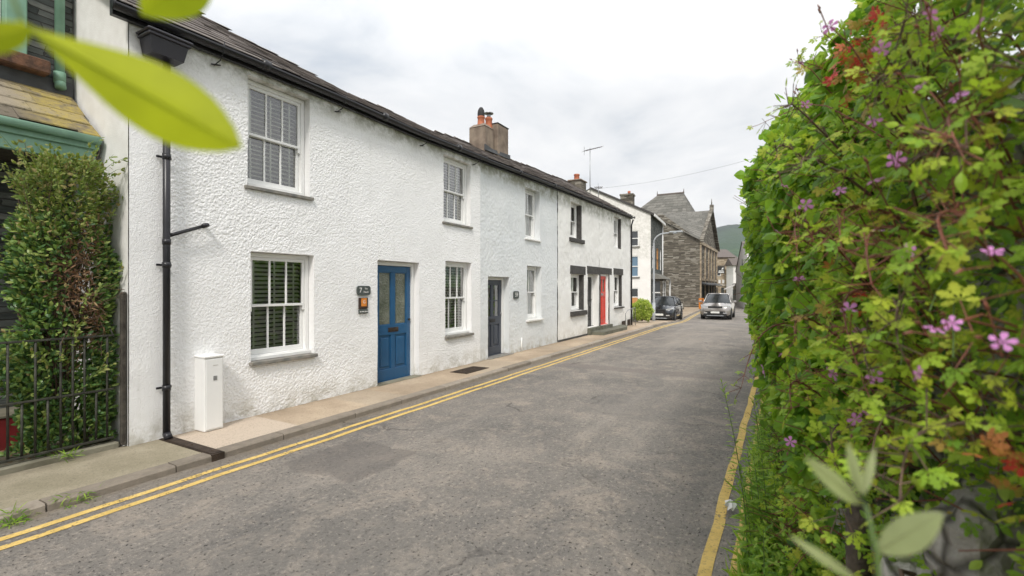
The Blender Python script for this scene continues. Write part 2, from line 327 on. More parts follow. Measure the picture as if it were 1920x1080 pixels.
leafmat('leaf_shrub_tip', [(0, (.15, .22, .05)), (.6, (.24, .29, .08)), (1, (.30, .22, .10))], .3)
leafmat('leaf_dead', [(0, (.16, .085, .045)), (.6, (.27, .16, .085)), (1, (.36, .25, .13))], .2, .8)
leafmat('leaf_bush_gold', [(0, (.18, .30, .03)), (.5, (.42, .52, .08)), (1, (.68, .70, .22))], .35)
leafmat('leaf_lime', [(0, (.43, .47, .008)), (1, (.46, .50, .01))], .45)
leafmat('leaf_sage', [(0, (.30, .38, .16)), (.5, (.36, .36, .20)), (1, (.34, .44, .18))], .4)
leafmat('petal_pink', [(0, (.62, .20, .58)), (.5, (.76, .30, .70)), (1, (.82, .42, .76))], .35)
leafmat('petal_yellow', [(0, (.75, .5, .03)), (1, (.8, .55, .05))], .3)
leafmat('tree_far_leaf', [(0, (.03, .07, .02)), (.5, (.06, .12, .03)), (1, (.11, .19, .05))], .25)
simple('stem_red', (.26, .09, .06), (.15, .06, .04), 20, .6); simple('stem_green', (.16, .24, .07), (.10, .16, .05), 20, .6)
simple('stem_brown', (.17, .11, .075), (.09, .06, .045), 20, .8)
# hills
k = NT('hill_ground'); pos, w = gen_world(k)
f = k.math('ADD', k.math('MULTIPLY', k.noise(.004, 7, .6, pos), .6), k.mr(w[2], 40, 330, .0, .42))
c = k.ramp(f, [(.22, (.13, .20, .055)), (.34, (.03, .065, .03)), (.45, (.04, .07, .045)), (.58, (.022, .034, .036)), (.75, (.035, .04, .045))])
c = k.mix(k.mr(k.noise(.02, 6, .7, pos), .5, .6, 0, .7), c, (.035, .065, .028)); k.set(c, 1, 0, .1); k.bump(k.noise(.012, 6, .7, pos), 1, 18)

# ------------------------------------------------------------------ objects
def tag(o, label=None, cat=None, group=None, kind=None):
    if label: o['label'] = label
    if cat: o['category'] = cat
    if group: o['group'] = group
    if kind: o['kind'] = kind
    return o
WM = {}
def thing(name, label, cat, loc=(0, 0, 0), rz=0, group=None, local=False):
    o = bpy.data.objects.new(name, None); col.objects.link(o); o.location = loc; o.rotation_euler = (0, 0, rz); o.empty_display_size = .2
    WM[o] = None if local else (Matrix.Translation(loc) @ Matrix.Rotation(rz, 4, 'Z'))
    return tag(o, label, cat, group)
def root_inv(p):
    while p is not None and p not in WM: p = p.parent
    m = WM.get(p) if p else None
    return m.inverted() if m is not None else None
class MB:
    def __init__(s): s.v = []; s.f = []; s.mi = []; s.sm = []; s.cur = 0; s.smooth = False
    def add(s, vs, fs):
        b = len(s.v); s.v += [tuple(v) for v in vs]
        for f in fs: s.f.append(tuple(b+i for i in f)); s.mi.append(s.cur); s.sm.append(s.smooth)
        return s
    def box(s, x0, x1, y0, y1, z0, z1):
        vs = [(x, y, z) for x in (x0, x1) for y in (y0, y1) for z in (z0, z1)]
        return s.add(vs, [(0, 1, 3, 2), (4, 6, 7, 5), (0, 4, 5, 1), (2, 3, 7, 6), (0, 2, 6, 4), (1, 5, 7, 3)])
    def bbox(s, x0, x1, y0, y1, z0, z1, b=.005):      # box with chamfered edges
        P = []
        xs, ys, zs = (x0, x1), (y0, y1), (z0, z1)
        import itertools
        for i, j, k2 in itertools.product((0, 1), repeat=3):
            sx, sy, sz = (1-2*i)*b, (1-2*j)*b, (1-2*k2)*b; X, Y, Z = xs[i], ys[j], zs[k2]
            P += [(X, Y+sy, Z+sz), (X+sx, Y, Z+sz), (X+sx, Y+sy, Z)]
        def id(i, j, k2, a): return ((i*2+j)*2+k2)*3+a
        F = []
        for i in (0, 1): q = [id(i, 0, 0, 0), id(i, 1, 0, 0), id(i, 1, 1, 0), id(i, 0, 1, 0)]; F.append(q if i else q[::-1])
        for j in (0, 1): q = [id(0, j, 0, 1), id(1, j, 0, 1), id(1, j, 1, 1), id(0, j, 1, 1)]; F.append(q[::-1] if j else q)
        for k2 in (0, 1): q = [id(0, 0, k2, 2), id(1, 0, k2, 2), id(1, 1, k2, 2), id(0, 1, k2, 2)]; F.append(q if k2 else q[::-1])
        for a in (0, 1):
            for c2 in (0, 1):
                F.append([id(a, c2, 0, 0), id(a, c2, 1, 0), id(a, c2, 1, 1), id(a, c2, 0, 1)])
                F.append([id(a, 0, c2, 0), id(a, 1, c2, 0), id(a, 1, c2, 2), id(a, 0, c2, 2)])
                F.append([id(0, a, c2, 1), id(1, a, c2, 1), id(1, a, c2, 2), id(0, a, c2, 2)])
        for i, j, k2 in itertools.product((0, 1), repeat=3): F.append([id(i, j, k2, 0), id(i, j, k2, 1), id(i, j, k2, 2)])
        return s.add(P, F)
    def quad(s, a, b, c, d): return s.add([a, b, c, d], [(0, 1, 2, 3)])
    def poly(s, pts): return s.add(pts, [tuple(range(len(pts)))])
    def prism(s, pts, vec):                            # closed polygon pts extruded by vec
        n = len(pts); q = [tuple(Vector(p)+Vector(vec)) for p in pts]
        return s.add(list(pts)+q, [tuple(range(n))[::-1], tuple(range(n, 2*n))]+[(i, (i+1) % n, n+(i+1) % n, n+i) for i in range(n)])
    def tube(s, pts, r, seg=8, cap=True):
        pts = [Vector(p) for p in pts]; n = len(pts); rs = r if isinstance(r, (list, tuple)) else [r]*n
        vs = []; up = Vector((0, 0, 1))
        for i, p in enumerate(pts):
            d = (pts[min(n-1, i+1)]-pts[max(0, i-1)]).normalized()
            a = d.cross(up if abs(d.z) < .9 else Vector((1, 0, 0))).normalized(); b = d.cross(a)
            for j in range(seg):
                t = 2*math.pi*j/seg; vs.append(p+(a*math.cos(t)+b*math.sin(t))*rs[i])
        fs = [(i*seg+j, i*seg+(j+1) % seg, (i+1)*seg+(j+1) % seg, (i+1)*seg+j) for i in range(n-1) for j in range(seg)]
        if cap: fs += [tuple(range(seg))[::-1], tuple((n-1)*seg+j for j in range(seg))]
        o = s.smooth; s.smooth = True; s.add(vs, fs); s.smooth = o; return s
    def lathe(s, c, prof, seg=16):                     # profile (r, z) about the vertical through c
        vs = [(c[0]+r*math.cos(2*math.pi*j/seg), c[1]+r*math.sin(2*math.pi*j/seg), c[2]+z) for r, z in prof for j in range(seg)]
        o = s.smooth; s.smooth = True
        s.add(vs, [(i*seg+j, i*seg+(j+1) % seg, (i+1)*seg+(j+1) % seg, (i+1)*seg+j) for i in range(len(prof)-1) for j in range(seg)]); s.smooth = False
        n = len(prof); s.add(vs[-seg:], [tuple(range(seg))]); s.smooth = o; return s
    def build(s, name, mat, parent=None, label=None, local=False):
        me = bpy.data.meshes.new(name); vs = s.v; org = None
        if parent is not None:
            inv = root_inv(parent)
            if inv is not None: vs = [tuple(inv @ Vector(v)) for v in vs]
        else:
            A = np.array(vs); org = ((A[:, 0].min()+A[:, 0].max())/2, (A[:, 1].min()+A[:, 1].max())/2, A[:, 2].min())
            vs = [tuple(r) for r in (A-np.array(org))]
        me.from_pydata(vs, [], s.f); mats = mat if isinstance(mat, (list, tuple)) else [mat]
        for m in mats: me.materials.append(MATS[m])
        me.polygons.foreach_set('material_index', s.mi); me.polygons.foreach_set('use_smooth', s.sm); me.update()
        o = bpy.data.objects.new(name, me); col.objects.link(o)
        if parent is not None: o.parent = parent
        else: o.location = org
        if label: o['label'] = label
        return o
def npmesh(name, V, F, mat, parent=None, smooth=False):
    """V (n,3), F (m,k) numpy arrays in world coordinates"""
    me = bpy.data.meshes.new(name); V = np.asarray(V, float); org = None
    if parent is not None:
        inv = root_inv(parent)
        if inv is not None:
            M = np.array(inv); V = V @ M[:3, :3].T+M[:3, 3]
    else:
        org = np.array([(V[:, 0].min()+V[:, 0].max())/2, (V[:, 1].min()+V[:, 1].max())/2, V[:, 2].min()]); V = V-org
    n, kf = F.shape; me.vertices.add(len(V)); me.vertices.foreach_set('co', V.ravel())
    me.loops.add(n*kf); me.loops.foreach_set('vertex_index', F.ravel().astype(np.int32)); me.polygons.add(n)
    me.polygons.foreach_set('loop_start', np.arange(0, n*kf, kf, dtype=np.int32)); me.polygons.foreach_set('loop_total', np.full(n, kf, np.int32))
    me.polygons.foreach_set('use_smooth', np.full(n, smooth)); me.update(calc_edges=True); me.validate()
    me.materials.append(MATS[mat]); o = bpy.data.objects.new(name, me); col.objects.link(o)
    if parent is not None: o.parent = parent
    else: o.location = tuple(org)
    return o
def vnoise(x, z, wl, seed):
    r = np.random.default_rng(seed); x = x/wl; z = z/wl; x = x-x.min(); z = z-z.min()
    L = r.random((int(x.max())+3, int(z.max())+3)); i = x.astype(int); j = z.astype(int); a = x-i; b = z-j; a = a*a*(3-2*a); b = b*b*(3-2*b)
    return L[i, j]*(1-a)*(1-b)+L[i+1, j]*a*(1-b)+L[i, j+1]*(1-a)*b+L[i+1, j+1]*a*b
def grain(shape, k, seed):
    a = np.random.default_rng(seed).normal(0, 1, (shape[0]+2*k, shape[1]+2*k))
    for _ in range(k): a = (a[:-2]+2*a[1:-1]+a[2:])/4; a = (a[:, :-2]+2*a[:, 1:-1]+a[:, 2:])/4
    return a/a.std()
def rough_wall(x0, x1, z0, z1, y, holes, cell, amp, depth, lump=.012, smooth_until=None):
    def axis(a, b, cuts):
        c = sorted({a, b, *[q for q in cuts if a < q < b]}); o = []
        for p, q in zip(c, c[1:]):
            n = max(1, int(math.ceil((q-p)/cell))); o += list(np.linspace(p, q, n, endpoint=False))
        return np.array(o+[b])
    xs = axis(x0, x1, [h[0] for h in holes]+[h[1] for h in holes]); zs = axis(z0, z1, [h[2] for h in holes]+[h[3] for h in holes])
    X, Z = np.meshgrid(xs, zs, indexing='ij'); n1 = vnoise(X, Z*1.15, cell*2.5, 1); n2 = vnoise(X, Z, cell*1.6, 2); n3 = vnoise(X, Z, .55, 3); n4 = vnoise(X, Z, .18, 4)
    g1, g2 = grain(X.shape, 1, 5), grain(X.shape, 4, 6); q = .55+.5*np.clip(grain(X.shape, 2, 8)*0+vnoise(X, Z, .7, 9)*1.6-.3, 0, 1); h = amp*(.9+q*.8*np.tanh(g1*1.1)+.16*np.clip(g2, -1.5, 2.5)*q)
    if smooth_until: h = np.where(X < smooth_until+.03*(n4-.5), h*.25+.012, h)
    h = h+lump*n3+lump*.5*n4
    Y = y-h; nx, nz_ = X.shape
    V = np.stack([X, Y, Z], -1).reshape(-1, 3); I = np.arange(nx*nz_).reshape(nx, nz_)
    cx = (xs[:-1]+xs[1:])/2; cz = (zs[:-1]+zs[1:])/2; CX, CZ = np.meshgrid(cx, cz, indexing='ij'); keep = np.ones(CX.shape, bool)
    for a, b, c, d in holes: keep &= ~((CX > a) & (CX < b) & (CZ > c) & (CZ < d))
    F = np.stack([I[:-1, :-1], I[1:, :-1], I[1:, 1:], I[:-1, 1:]], -1)[keep]
    ex = []; fx = []; base = len(V)
    for hi, (a, b, c, d) in enumerate(holes):
        dp = depth[hi] if isinstance(depth, (list, tuple)) else depth
        ia, ib = np.argmin(abs(xs-a)), np.argmin(abs(xs-b)); ic, idd = np.argmin(abs(zs-c)), np.argmin(abs(zs-d))
        for loop, in (([I[ia, q] for q in range(ic, idd+1)],), ([I[q, idd] for q in range(ia, ib+1)],), ([I[ib, q] for q in range(idd, ic-1, -1)],), ([I[q, ic] for q in range(ib, ia-1, -1)],)):
            st = base+len(ex)
            for q in loop: ex.append((V[q, 0], y+dp, V[q, 2]))
            for q in range(len(loop)-1): fx.append((loop[q+1], loop[q], st+q, st+q+1))
    if ex: V = np.vstack([V, np.array(ex)]); F = np.vstack([F, np.array(fx)])
    return V, F
def text_mesh(s, size, depth, mat, parent, loc, name='lettering'):      # upright text on a wall that faces -y
    cu = bpy.data.curves.new('t', 'FONT'); cu.body = s; cu.size = size; cu.extrude = depth; cu.align_x = 'CENTER'; cu.align_y = 'CENTER'
    ob = bpy.data.objects.new('t', cu); col.objects.link(ob); bpy.context.view_layer.update()
    me = bpy.data.meshes.new_from_object(ob.evaluated_get(bpy.context.evaluated_depsgraph_get())); bpy.data.objects.remove(ob)
    me.transform(Matrix.Translation(loc) @ Matrix.Rotation(R(90), 4, 'X')); inv = root_inv(parent)
    if inv is not None: me.transform(inv)
    me.materials.clear(); me.materials.append(MATS[mat]); o = bpy.data.objects.new(name, me); col.objects.link(o); o.parent = parent; return o

# ------------------------------------------------------------------ ground, road, pavement
def strip(name, ya, yb, zo, xs, mat, kind='structure', ny=1):
    V = []; F = []
    for x in xs:
        for j in range(ny+1):
            a = ya(x) if callable(ya) else ya; b = yb(x) if callable(yb) else yb
            V.append((x, a+(b-a)*j/ny, gz(x)+(zo(x) if callable(zo) else zo)))
    for i in range(len(xs)-1):
        for j in range(ny): q = i*(ny+1)+j; F.append((q, q+ny+1, q+ny+2, q+1))
    o = npmesh(name, np.array(V), np.array(F), mat); tag(o, kind=kind); return o
XS = list(np.arange(-8, 110, .5))
LK = lambda x: 4.85+off(x)            # left kerb face
REDGE = lambda x: -0.05+off(x)
strip('ground', -900, 1200, -.22, [-900, -100, -20]+list(np.arange(20, 62, 3))+[62, 300, 2500], 'ground_earth')
strip('road', REDGE, lambda x: LK(x)+.02, 0, XS, 'asphalt', ny=6)
strip('verge', lambda x: -3.0, lambda x: REDGE(x)+.01, lambda x: -.02, XS, 'ground_earth')
PAV = .065
def yellow(yc, w, xs, amp=.004):
    V = []; F = []
    for x in xs:
        wob = .006*math.sin(x*3.1)+.005*math.sin(x*7.7+1); V += [(x, yc+off(x)-w/2+wob, gz(x)+.004), (x, yc+off(x)+w/2+wob, gz(x)+.004)]
    for i in range(len(xs)-1): F.append((2*i, 2*i+2, 2*i+3, 2*i+1))
    return V, F
for n, yc, w in (('yellow_line_kerbside', 4.60, .07), ('yellow_line_inner', 4.44, .07), ('yellow_line_verge_inner', .40, .075), ('yellow_line_verge_outer', .235, .07)):
    V, F = yellow(yc, w, list(np.arange(-6, 60, .25))); tag(npmesh('yellow_line', np.array(V), np.array(F), 'yellow_line'), kind='structure')
# kerb of separate stones, one setting object
mb = MB(); x = -6.0
while x < 70:
    L = random.uniform(.85, 1.15); z = gz(x+L/2)
    if not (x < 2.70 < x+L): pass
    y0 = LK(x+L/2)+random.uniform(-.006, .006); b = .014; top = z+PAV+random.uniform(-.004, .004)
    pts = [(x+.006, y0, z-.15), (x+.006, y0+.012, top-b), (x+.006, y0+.012+b, top), (x+.006, y0+.17, top), (x+.006, y0+.17, z-.15)]
    dyv = off(x+L)-off(x); mb.prism(pts, (L-.012, dyv, gz(x+L)-gz(x))); x += L
tag(mb.build('kerb', 'kerb_stone'), kind='structure')
def wall_line(x): return 5.95 if x < 21.4 else 5.95+1.4*sm(21.4, 23, x)+off(x)
strip('pavement', lambda x: LK(x)+.155, wall_line, lambda x: PAV-.004, list(np.arange(-8, 62, .25)), 'pavement_tarmac')
strip('forecourt', lambda x: wall_line(x)-.02, lambda x: 14, lambda x: .02, list(np.arange(21.4, 62, .5)), 'forecourt_tarmac')

# drain channel cover and inspection cover
t = thing('drain_channel', 'narrow rusty metal drain channel crossing the pavement below the black downpipe', 'drain cover', (2.70, 5.4, PAV))
mb = MB(); mb.box(2.655, 2.775, 4.845, 5.86, PAV-.12, PAV+.004); mb.build('channel', 'cast_iron_brown', t)
mb = MB(); mb.box(2.668, 2.762, 4.87, 5.85, PAV+.0045, PAV+.009); 
for i in range(3): mb.lathe((2.715, 4.95+.38*i, PAV+.012), [(.012, 0), (.01, .004)], 8)
mb.build('lid', 'cast_iron_brown', t)
t = thing('inspection_cover', 'flat rusty iron cover set in the pavement just past the blue door', 'manhole cover', (7.9, 5.42, PAV))
mb = MB(); mb.box(7.55, 8.35, 5.22, 5.62, PAV-.03, PAV+.004); mb.build('frame', 'cast_iron_brown', t)
mb = MB(); mb.box(7.58, 8.32, 5.25, 5.59, PAV+.0045, PAV+.009)
for i in range(12):
    for j in range(5): mb.box(7.61+.06*i, 7.64+.06*i, 5.275+.062*j, 5.305+.062*j, PAV+.009, PAV+.013)
mb.build('lid', 'cast_iron_brown', t)

# ------------------------------------------------------------------ the terrace
FY = 5.9
def sash_window(parent, x0, x1, z0, z1, y, bars=(2, 2), blind='slats', frame='white_paint', sillmat='slate_sill', sill=(.05, .045, .03), lab=None, slattilt=.72, board=False):
    """box sash standing in an opening; y is the plane of the frame front"""
    b = .055; f = MB()
    f.bbox(x0, x0+b, y, y+.12, z0, z1, .004); f.bbox(x1-b, x1, y, y+.12, z0, z1, .004)
    f.bbox(x0+b+.001, x1-b-.001, y, y+.12, z1-b, z1, .004); f.bbox(x0+b+.001, x1-b-.001, y-.02, y+.12, z0, z0+.06, .004)
    if board: f.bbox(x0+.005, x1-.005, y-.055, y+.0, z0, z0+.045, .004)
    w = f.build('window', frame, parent, label=lab)
    xa, xb = x0+b, x1-b; za, zb = z0+.06, z1-b; zm = (za+zb)/2
    for nm, (c, d), dy, nb in (('upper_sash', (zm-.015, zb), .015, bars[0]), ('lower_sash', (za, zm+.02), .055, bars[1])):
        s = MB(); st = .042; s.bbox(xa+.001, xa+st, y+dy, y+dy+.035, c, d, .003); s.bbox(xb-st, xb-.001, y+dy, y+dy+.035, c, d, .003)
        s.bbox(xa+st, xb-st, y+dy, y+dy+.035, d-(.035 if 'lower' in nm else .045), d-.001, .003); s.bbox(xa+st, xb-st, y+dy, y+dy+.035, c+.001, c+(.035 if 'upper' in nm else .07), .003)
        if 'upper' in nm:                                  # horns
            s.box(xa+.004, xa+st-.006, y+dy+.002, y+dy+.03, c-.06, c); s.box(xb-st+.006, xb-.004, y+dy+.002, y+dy+.03, c-.06, c)
        for i in range(nb): q = xa+st+(xb-xa-2*st)*(i+1)/(nb+1); s.bbox(q-.011, q+.011, y+dy+.004, y+dy+.03, c+.03, d-.03, .003)
        s.build(nm, frame, w)
    g = MB(); g.quad((xa+.02, y+.036, zm), (xb-.02, y+.036, zm), (xb-.02, y+.036, zb-.01), (xa+.02, y+.036, zb-.01))
    g.quad((xa+.02, y+.076, za+.01), (xb-.02, y+.076, za+.01), (xb-.02, y+.076, zm), (xa+.02, y+.076, zm)); g.build('glass', 'window_glass', w)
    if blind == 'slats':
        s = MB(); z = za+.02
        while z < zb:
            s.add([(xa+.01, y+.115, z-slattilt*.022), (xb-.01, y+.115, z-slattilt*.022), (xb-.01, y+.16, z+slattilt*.022), (xa+.01, y+.16, z+slattilt*.022),
                   (xa+.01, y+.115, z-slattilt*.022+.003), (xb-.01, y+.115, z-slattilt*.022+.005), (xb-.01, y+.16, z+slattilt*.022+.003), (xa+.01, y+.16, z+slattilt*.022+.003)],
                  [(0, 3, 2, 1), (4, 5, 6, 7), (0, 1, 5, 4), (1, 2, 6, 5), (2, 3, 7, 6), (3, 0, 4, 7)]); z += .058
        for q in (.14, .5, .86): xx = xa+(xb-xa)*q; s.box(xx-.012, xx+.012, y+.108, y+.112, za, zb)
        s.build('blind', 'blind_slat', w)
    elif blind == 'net':
        s = MB(); n = 40
        for i in range(n):
            a, c2 = xa+(xb-xa)*i/n, xa+(xb-xa)*(i+1)/n; ya, yb = y+.15+.02*math.sin(i*1.9), y+.15+.02*math.sin((i+1)*1.9)
            s.quad((a, ya, za), (c2, yb, za), (c2, yb, zb), (a, ya, zb))
        s.build('curtain', 'net_curtain', w)
    elif blind == 'side':
        s = MB()
        for (a0, a1) in ((0, .3), (.7, 1)):
            for i in range(10):
                a, c2 = xa+(xb-xa)*(a0+(a1-a0)*i/10), xa+(xb-xa)*(a0+(a1-a0)*(i+1)/10); s.quad((a, y+.16+.02*(i % 2), za), (c2, y+.16+.02*((i+1) % 2), za), (c2, y+.16+.02*((i+1) % 2), zb), (a, y+.16+.02*(i % 2), zb))
        s.build('curtain', 'net_curtain', w)
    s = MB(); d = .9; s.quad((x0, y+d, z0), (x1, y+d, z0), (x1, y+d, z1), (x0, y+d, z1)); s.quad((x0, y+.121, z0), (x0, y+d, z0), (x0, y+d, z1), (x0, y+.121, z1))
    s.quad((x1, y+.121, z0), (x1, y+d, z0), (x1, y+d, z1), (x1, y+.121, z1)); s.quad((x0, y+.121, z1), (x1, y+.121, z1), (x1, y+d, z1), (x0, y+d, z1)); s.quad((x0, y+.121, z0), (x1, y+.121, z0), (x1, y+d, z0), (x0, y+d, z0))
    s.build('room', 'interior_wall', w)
    if sillmat:
        e1, h, pr = sill; s = MB(); s.bbox(x0-e1, x1+e1, FY-.02-pr, y-.001, z0-h, z0-.002, .006); s.build('sill', sillmat, w)
    return w

def panel_door(parent, x0, x1, z0, z1, y, paint, style, label=None, frame='white_paint', fw=.07):
    """door leaf with raised stiles and sunk panels; opening x0..x1"""
    f = MB(); f.bbox(x0, x0+fw, y-.03, y+.08, z0, z1, .004); f.bbox(x1-fw, x1, y-.03, y+.08, z0, z1, .004); f.bbox(x0+fw+.001, x1-fw-.001, y-.03, y+.08, z1-fw, z1, .004)
    a, b, c, d = x0+fw+.004, x1-fw-.004, z0+.012, z1-fw-.004
    w = b-a; h = d-c; m = MB(); st = .105; y2 = y+.045
    mid = style.get('mid', .42); zmid = c+h*mid
    rails = [(c, c+.2), (zmid-.09, zmid+.09), (d-.11, d)]
    for q0, q1 in rails: m.bbox(a+st, b-st, y, y2, q0, q1, .004)
    m.bbox(a, a+st-.0005, y, y2, c, d, .005); m.bbox(b-st+.0005, b, y, y2, c, d, .005)
    xm = (a+b)/2
    if style.get('mull', True):
        m.bbox(xm-.05, xm+.05, y, y2, c+.2005, zmid-.0905, .004); m.bbox(xm-.05, xm+.05, y, y2, zmid+.0905, d-.1105, .004)
    cols = [(a+st, xm-.05), (xm+.05, b-st)] if style.get('mull', True) else [(a+st, b-st)]
    gl = []
    for xa, xb in cols:
        for za, zb, kind in ((c+.2, zmid-.09, 'panel'), (zmid+.09, d-.11, style.get('top', 'glass'))):
            if kind == 'panel':
                m.box(xa, xb, y+.024, y+.04, za, zb); m.bbox(xa+.045, xb-.045, y+.008, y+.03, za+.045, zb-.045, .012)
            else:
                gl.append((xa, xb, za, zb)); 
                for q in ((xa, xa+.014, za, zb), (xb-.014, xb, za, zb)): m.box(q[0], q[1], y+.008, y+.035, q[2], q[3])
                m.box(xa, xb, y+.008, y+.035, za, za+.014); m.box(xa, xb, y+.008, y+.035, zb-.014, zb)
                for r in range(1, style.get('rows', 1)): zz2 = za+(zb-za)*r/style['rows']; m.bbox(xa, xb, y+.006, y+.04, zz2-.013, zz2+.013, .003)
    dr = m.build('door', paint, parent, label=label)
    f.build('door_frame', frame, dr)
    if gl:
        g = MB()
        for q in gl: g.quad((q[0], y+.022, q[2]), (q[1], y+.022, q[2]), (q[1], y+.022, q[3]), (q[0], y+.022, q[3]))
        g.build('glass', style.get('glass', 'frosted_glass'), dr)
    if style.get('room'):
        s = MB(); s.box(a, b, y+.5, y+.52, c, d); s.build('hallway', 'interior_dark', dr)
    l = MB(); zl = zmid+style.get('slot', 0); l.bbox(xm-.13, xm+.13, y-.008, y-.001, zl-.04, zl+.04, .003); l.bbox(xm-.10, xm+.10, y-.014, y-.009, zl-.02, zl+.02, .003)
    l.build('letter_plate', style.get('plate', 'cast_iron_brown'), dr)
    hn = MB(); hx = b-.05 if style.get('hr', 1) else a+.05; hn.tube([(hx, y+.001, zmid+.16), (hx, y-.035, zmid+.16)], [.012, .02], 10); hn.build('handle', 'steel' if style.get('bright') else 'cast_iron_brown', dr)
    th = MB(); th.bbox(x0+.002, x1-.002, y-.06, y+.1, z0-.02, z0+.012, .004); th.build('threshold', style.get('thr', paint), dr)
    return dr

def slates(mb, x0, x1, eave_z, ridge_z, ye, yr, course=.21, w=(.22, .34), thick=.009, end_jit=.02):
    n = int(math.hypot(yr-ye, ridge_z((x0+x1)/2)-eave_z((x0+x1)/2))/course)
    for i in range(n+1):
        t0 = i/n; t1 = min(1.0, (i+1.15)/n); x = x0-random.uniform(0, .2)
        if i == n: t0 = 1-.5/n
        while x < x1:
            ww = random.uniform(*w); a = max(x, x0-random.uniform(-.01, end_jit)); b = min(x+ww, x1+random.uniform(-.01, end_jit)); x += ww
            if b-a < .04: continue
            def P(xx, t, up): 
                zc = eave_z(xx); zr = ridge_z(xx); return (xx, ye+(yr-ye)*t, zc+(zr-zc)*t+up)
            j = random.uniform(-.005, .009); k2 = random.uniform(-.012, .012)/max(.5, n*course)
            g = .002; lo = [P(a+g, t0+k2, .022+j), P(b-g, t0+k2, .022+j+random.uniform(-.003, .003)), P(b-g, t1, .006), P(a+g, t1, .006)]
            dn = [(p[0], p[1], p[2]-thick) for p in lo]
            mb.add(lo+dn, [(0, 1, 2, 3), (7, 6, 5, 4), (0, 4, 5, 1), (1, 5, 6, 2), (3, 2, 6, 7), (0, 3, 7, 4)])

def terrace_roof(parent, x0, x1, label=None, verge0=0, verge1=0):
    mb = MB(); ez = lambda x: eave(x)+.075; rz = lambda x: lerp_tab(RIDGE, x)+.02*math.sin(x*2.3)
    slates(mb, x0-verge0, x1+verge1, ez, rz, 5.70, RY)
    r = mb.build('roof', 'roof_slate', parent)
    u = MB(); n = max(2, int((x1-x0)/.5))
    xs = [x0-verge0*.8+(x1-x0+.8*(verge0+verge1))*i/n for i in range(n+1)]
    for a, b in zip(xs, xs[1:]):
        u.quad((a, 5.74, ez(a)-.012), (a, RY, rz(a)-.02), (b, RY, rz(b)-.02), (b, 5.74, ez(b)-.012)); u.quad((a, RY, rz(a)-.02), (a, 11.2, ez(a)), (b, 11.2, ez(b)), (b, RY, rz(b)-.02))
    u.build('roof_boards', 'dark_timber', r)
    t = MB(); x = x0
    while x < x1-.05:
        L = min(.45, x1-x); z = rz(x+L/2)+.045+random.uniform(-.008, .008)
        t.prism([(x+.004, RY-.13, z-.07), (x+.004, RY-.015, z), (x+.004, RY+.015, z), (x+.004, RY+.13, z-.07), (x+.004, RY, z-.03)], (L-.008, 0, 0)); x += L
    t.build('ridge_tiles', 'ridge_tile', r); return r
def gutter(parent, x0, x1, mat='black_plastic', brackets=True, dz=0.0, r=.056):
    g = MB(); n = max(2, int((x1-x0)/.35)); g.smooth = True; yc = 5.735; seg = 8; vs = []
    for i in range(n+1):
        x = x0+(x1-x0)*i/n; z = eave(x)+r+dz
        for j in range(seg+1): t = math.pi*(1+j/seg); vs.append((x, yc+r*math.cos(t), z+r*math.sin(t)))
        for j in range(seg+1): t = math.pi*(2-j/seg); vs.append((x, yc+(r-.006)*math.cos(t), z+(r-.006)*math.sin(t)))
    m2 = 2*(seg+1)
    g.add(vs, [(i*m2+j, i*m2+(j+1) % m2, (i+1)*m2+(j+1) % m2, (i+1)*m2+j) for i in range(n) for j in range(m2)]); g.smooth = False
    for xe in (x0, x1): g.tube([(xe-.004, yc, eave(xe)+r+dz), (xe+.004, yc, eave(xe)+r+dz)], r-.001, 14)
    x = x0+1.6
    while x < x1: g.tube([(x-.05, yc, eave(x)+r-.001+dz), (x+.05, yc, eave(x)+r-.001+dz)], r+.006, 14); x += 2.1
    gt = g.build('gutter', mat, parent)
    f = MB(); 
    for i in range(n):
        a, b = x0+.02+(x1-x0-.04)*i/n, x0+.02+(x1-x0-.04)*(i+1)/n
        P = lambda x, y, z: (x, y, eave(x)+z+dz)
        f.add([P(a, 5.805, -.02), P(b, 5.805, -.02), P(b, 5.805, .13), P(a, 5.805, .13), P(a, 5.865, -.02), P(b, 5.865, -.02), P(b, 5.865, .13), P(a, 5.865, .13)], [(0, 1, 2, 3), (0, 4, 5, 1), (2, 6, 7, 3), (0, 3, 7, 4), (1, 5, 6, 2)])
    f.build('fascia', mat, gt)
    if brackets:
        b = MB()
        for x in brackets:
            z = eave(x); b.tube([(x, yc-.06, z+.1), (x, yc-.03, z-.02), (x, yc+.03, z-.09), (x, 5.90, z-.12)], .007, 6); b.tube([(x-.05, 5.86, z-.13), (x+.06, 5.87, z-.10)], .009, 6)
        b.build('gutter_bracket', 'black_plastic', gt)
    return gt
def back_and_end(parent, x0, x1, mat, end0=False, end1=False, zt=4.6):
    """rear and end walls so that the house is a closed volume"""
    m = MB(); m.quad((x0, 11.15, -.2), (x1, 11.15, -.2), (x1, 11.15, zt), (x0, 11.15, zt))
    for e, x in ((end0, x0), (end1, x1)):
        if e:
            rz = lerp_tab(RIDGE, x)-.05; ez = eave(x)+.05
            m.poly([(x, FY-.0, -.2), (x, 11.15, -.2), (x, 11.15, ez+.05), (x, RY, rz), (x, FY-.0, ez+.06)])
    return m.build('end_wall' if (end0 or end1) else 'rear_wall', mat, parent)

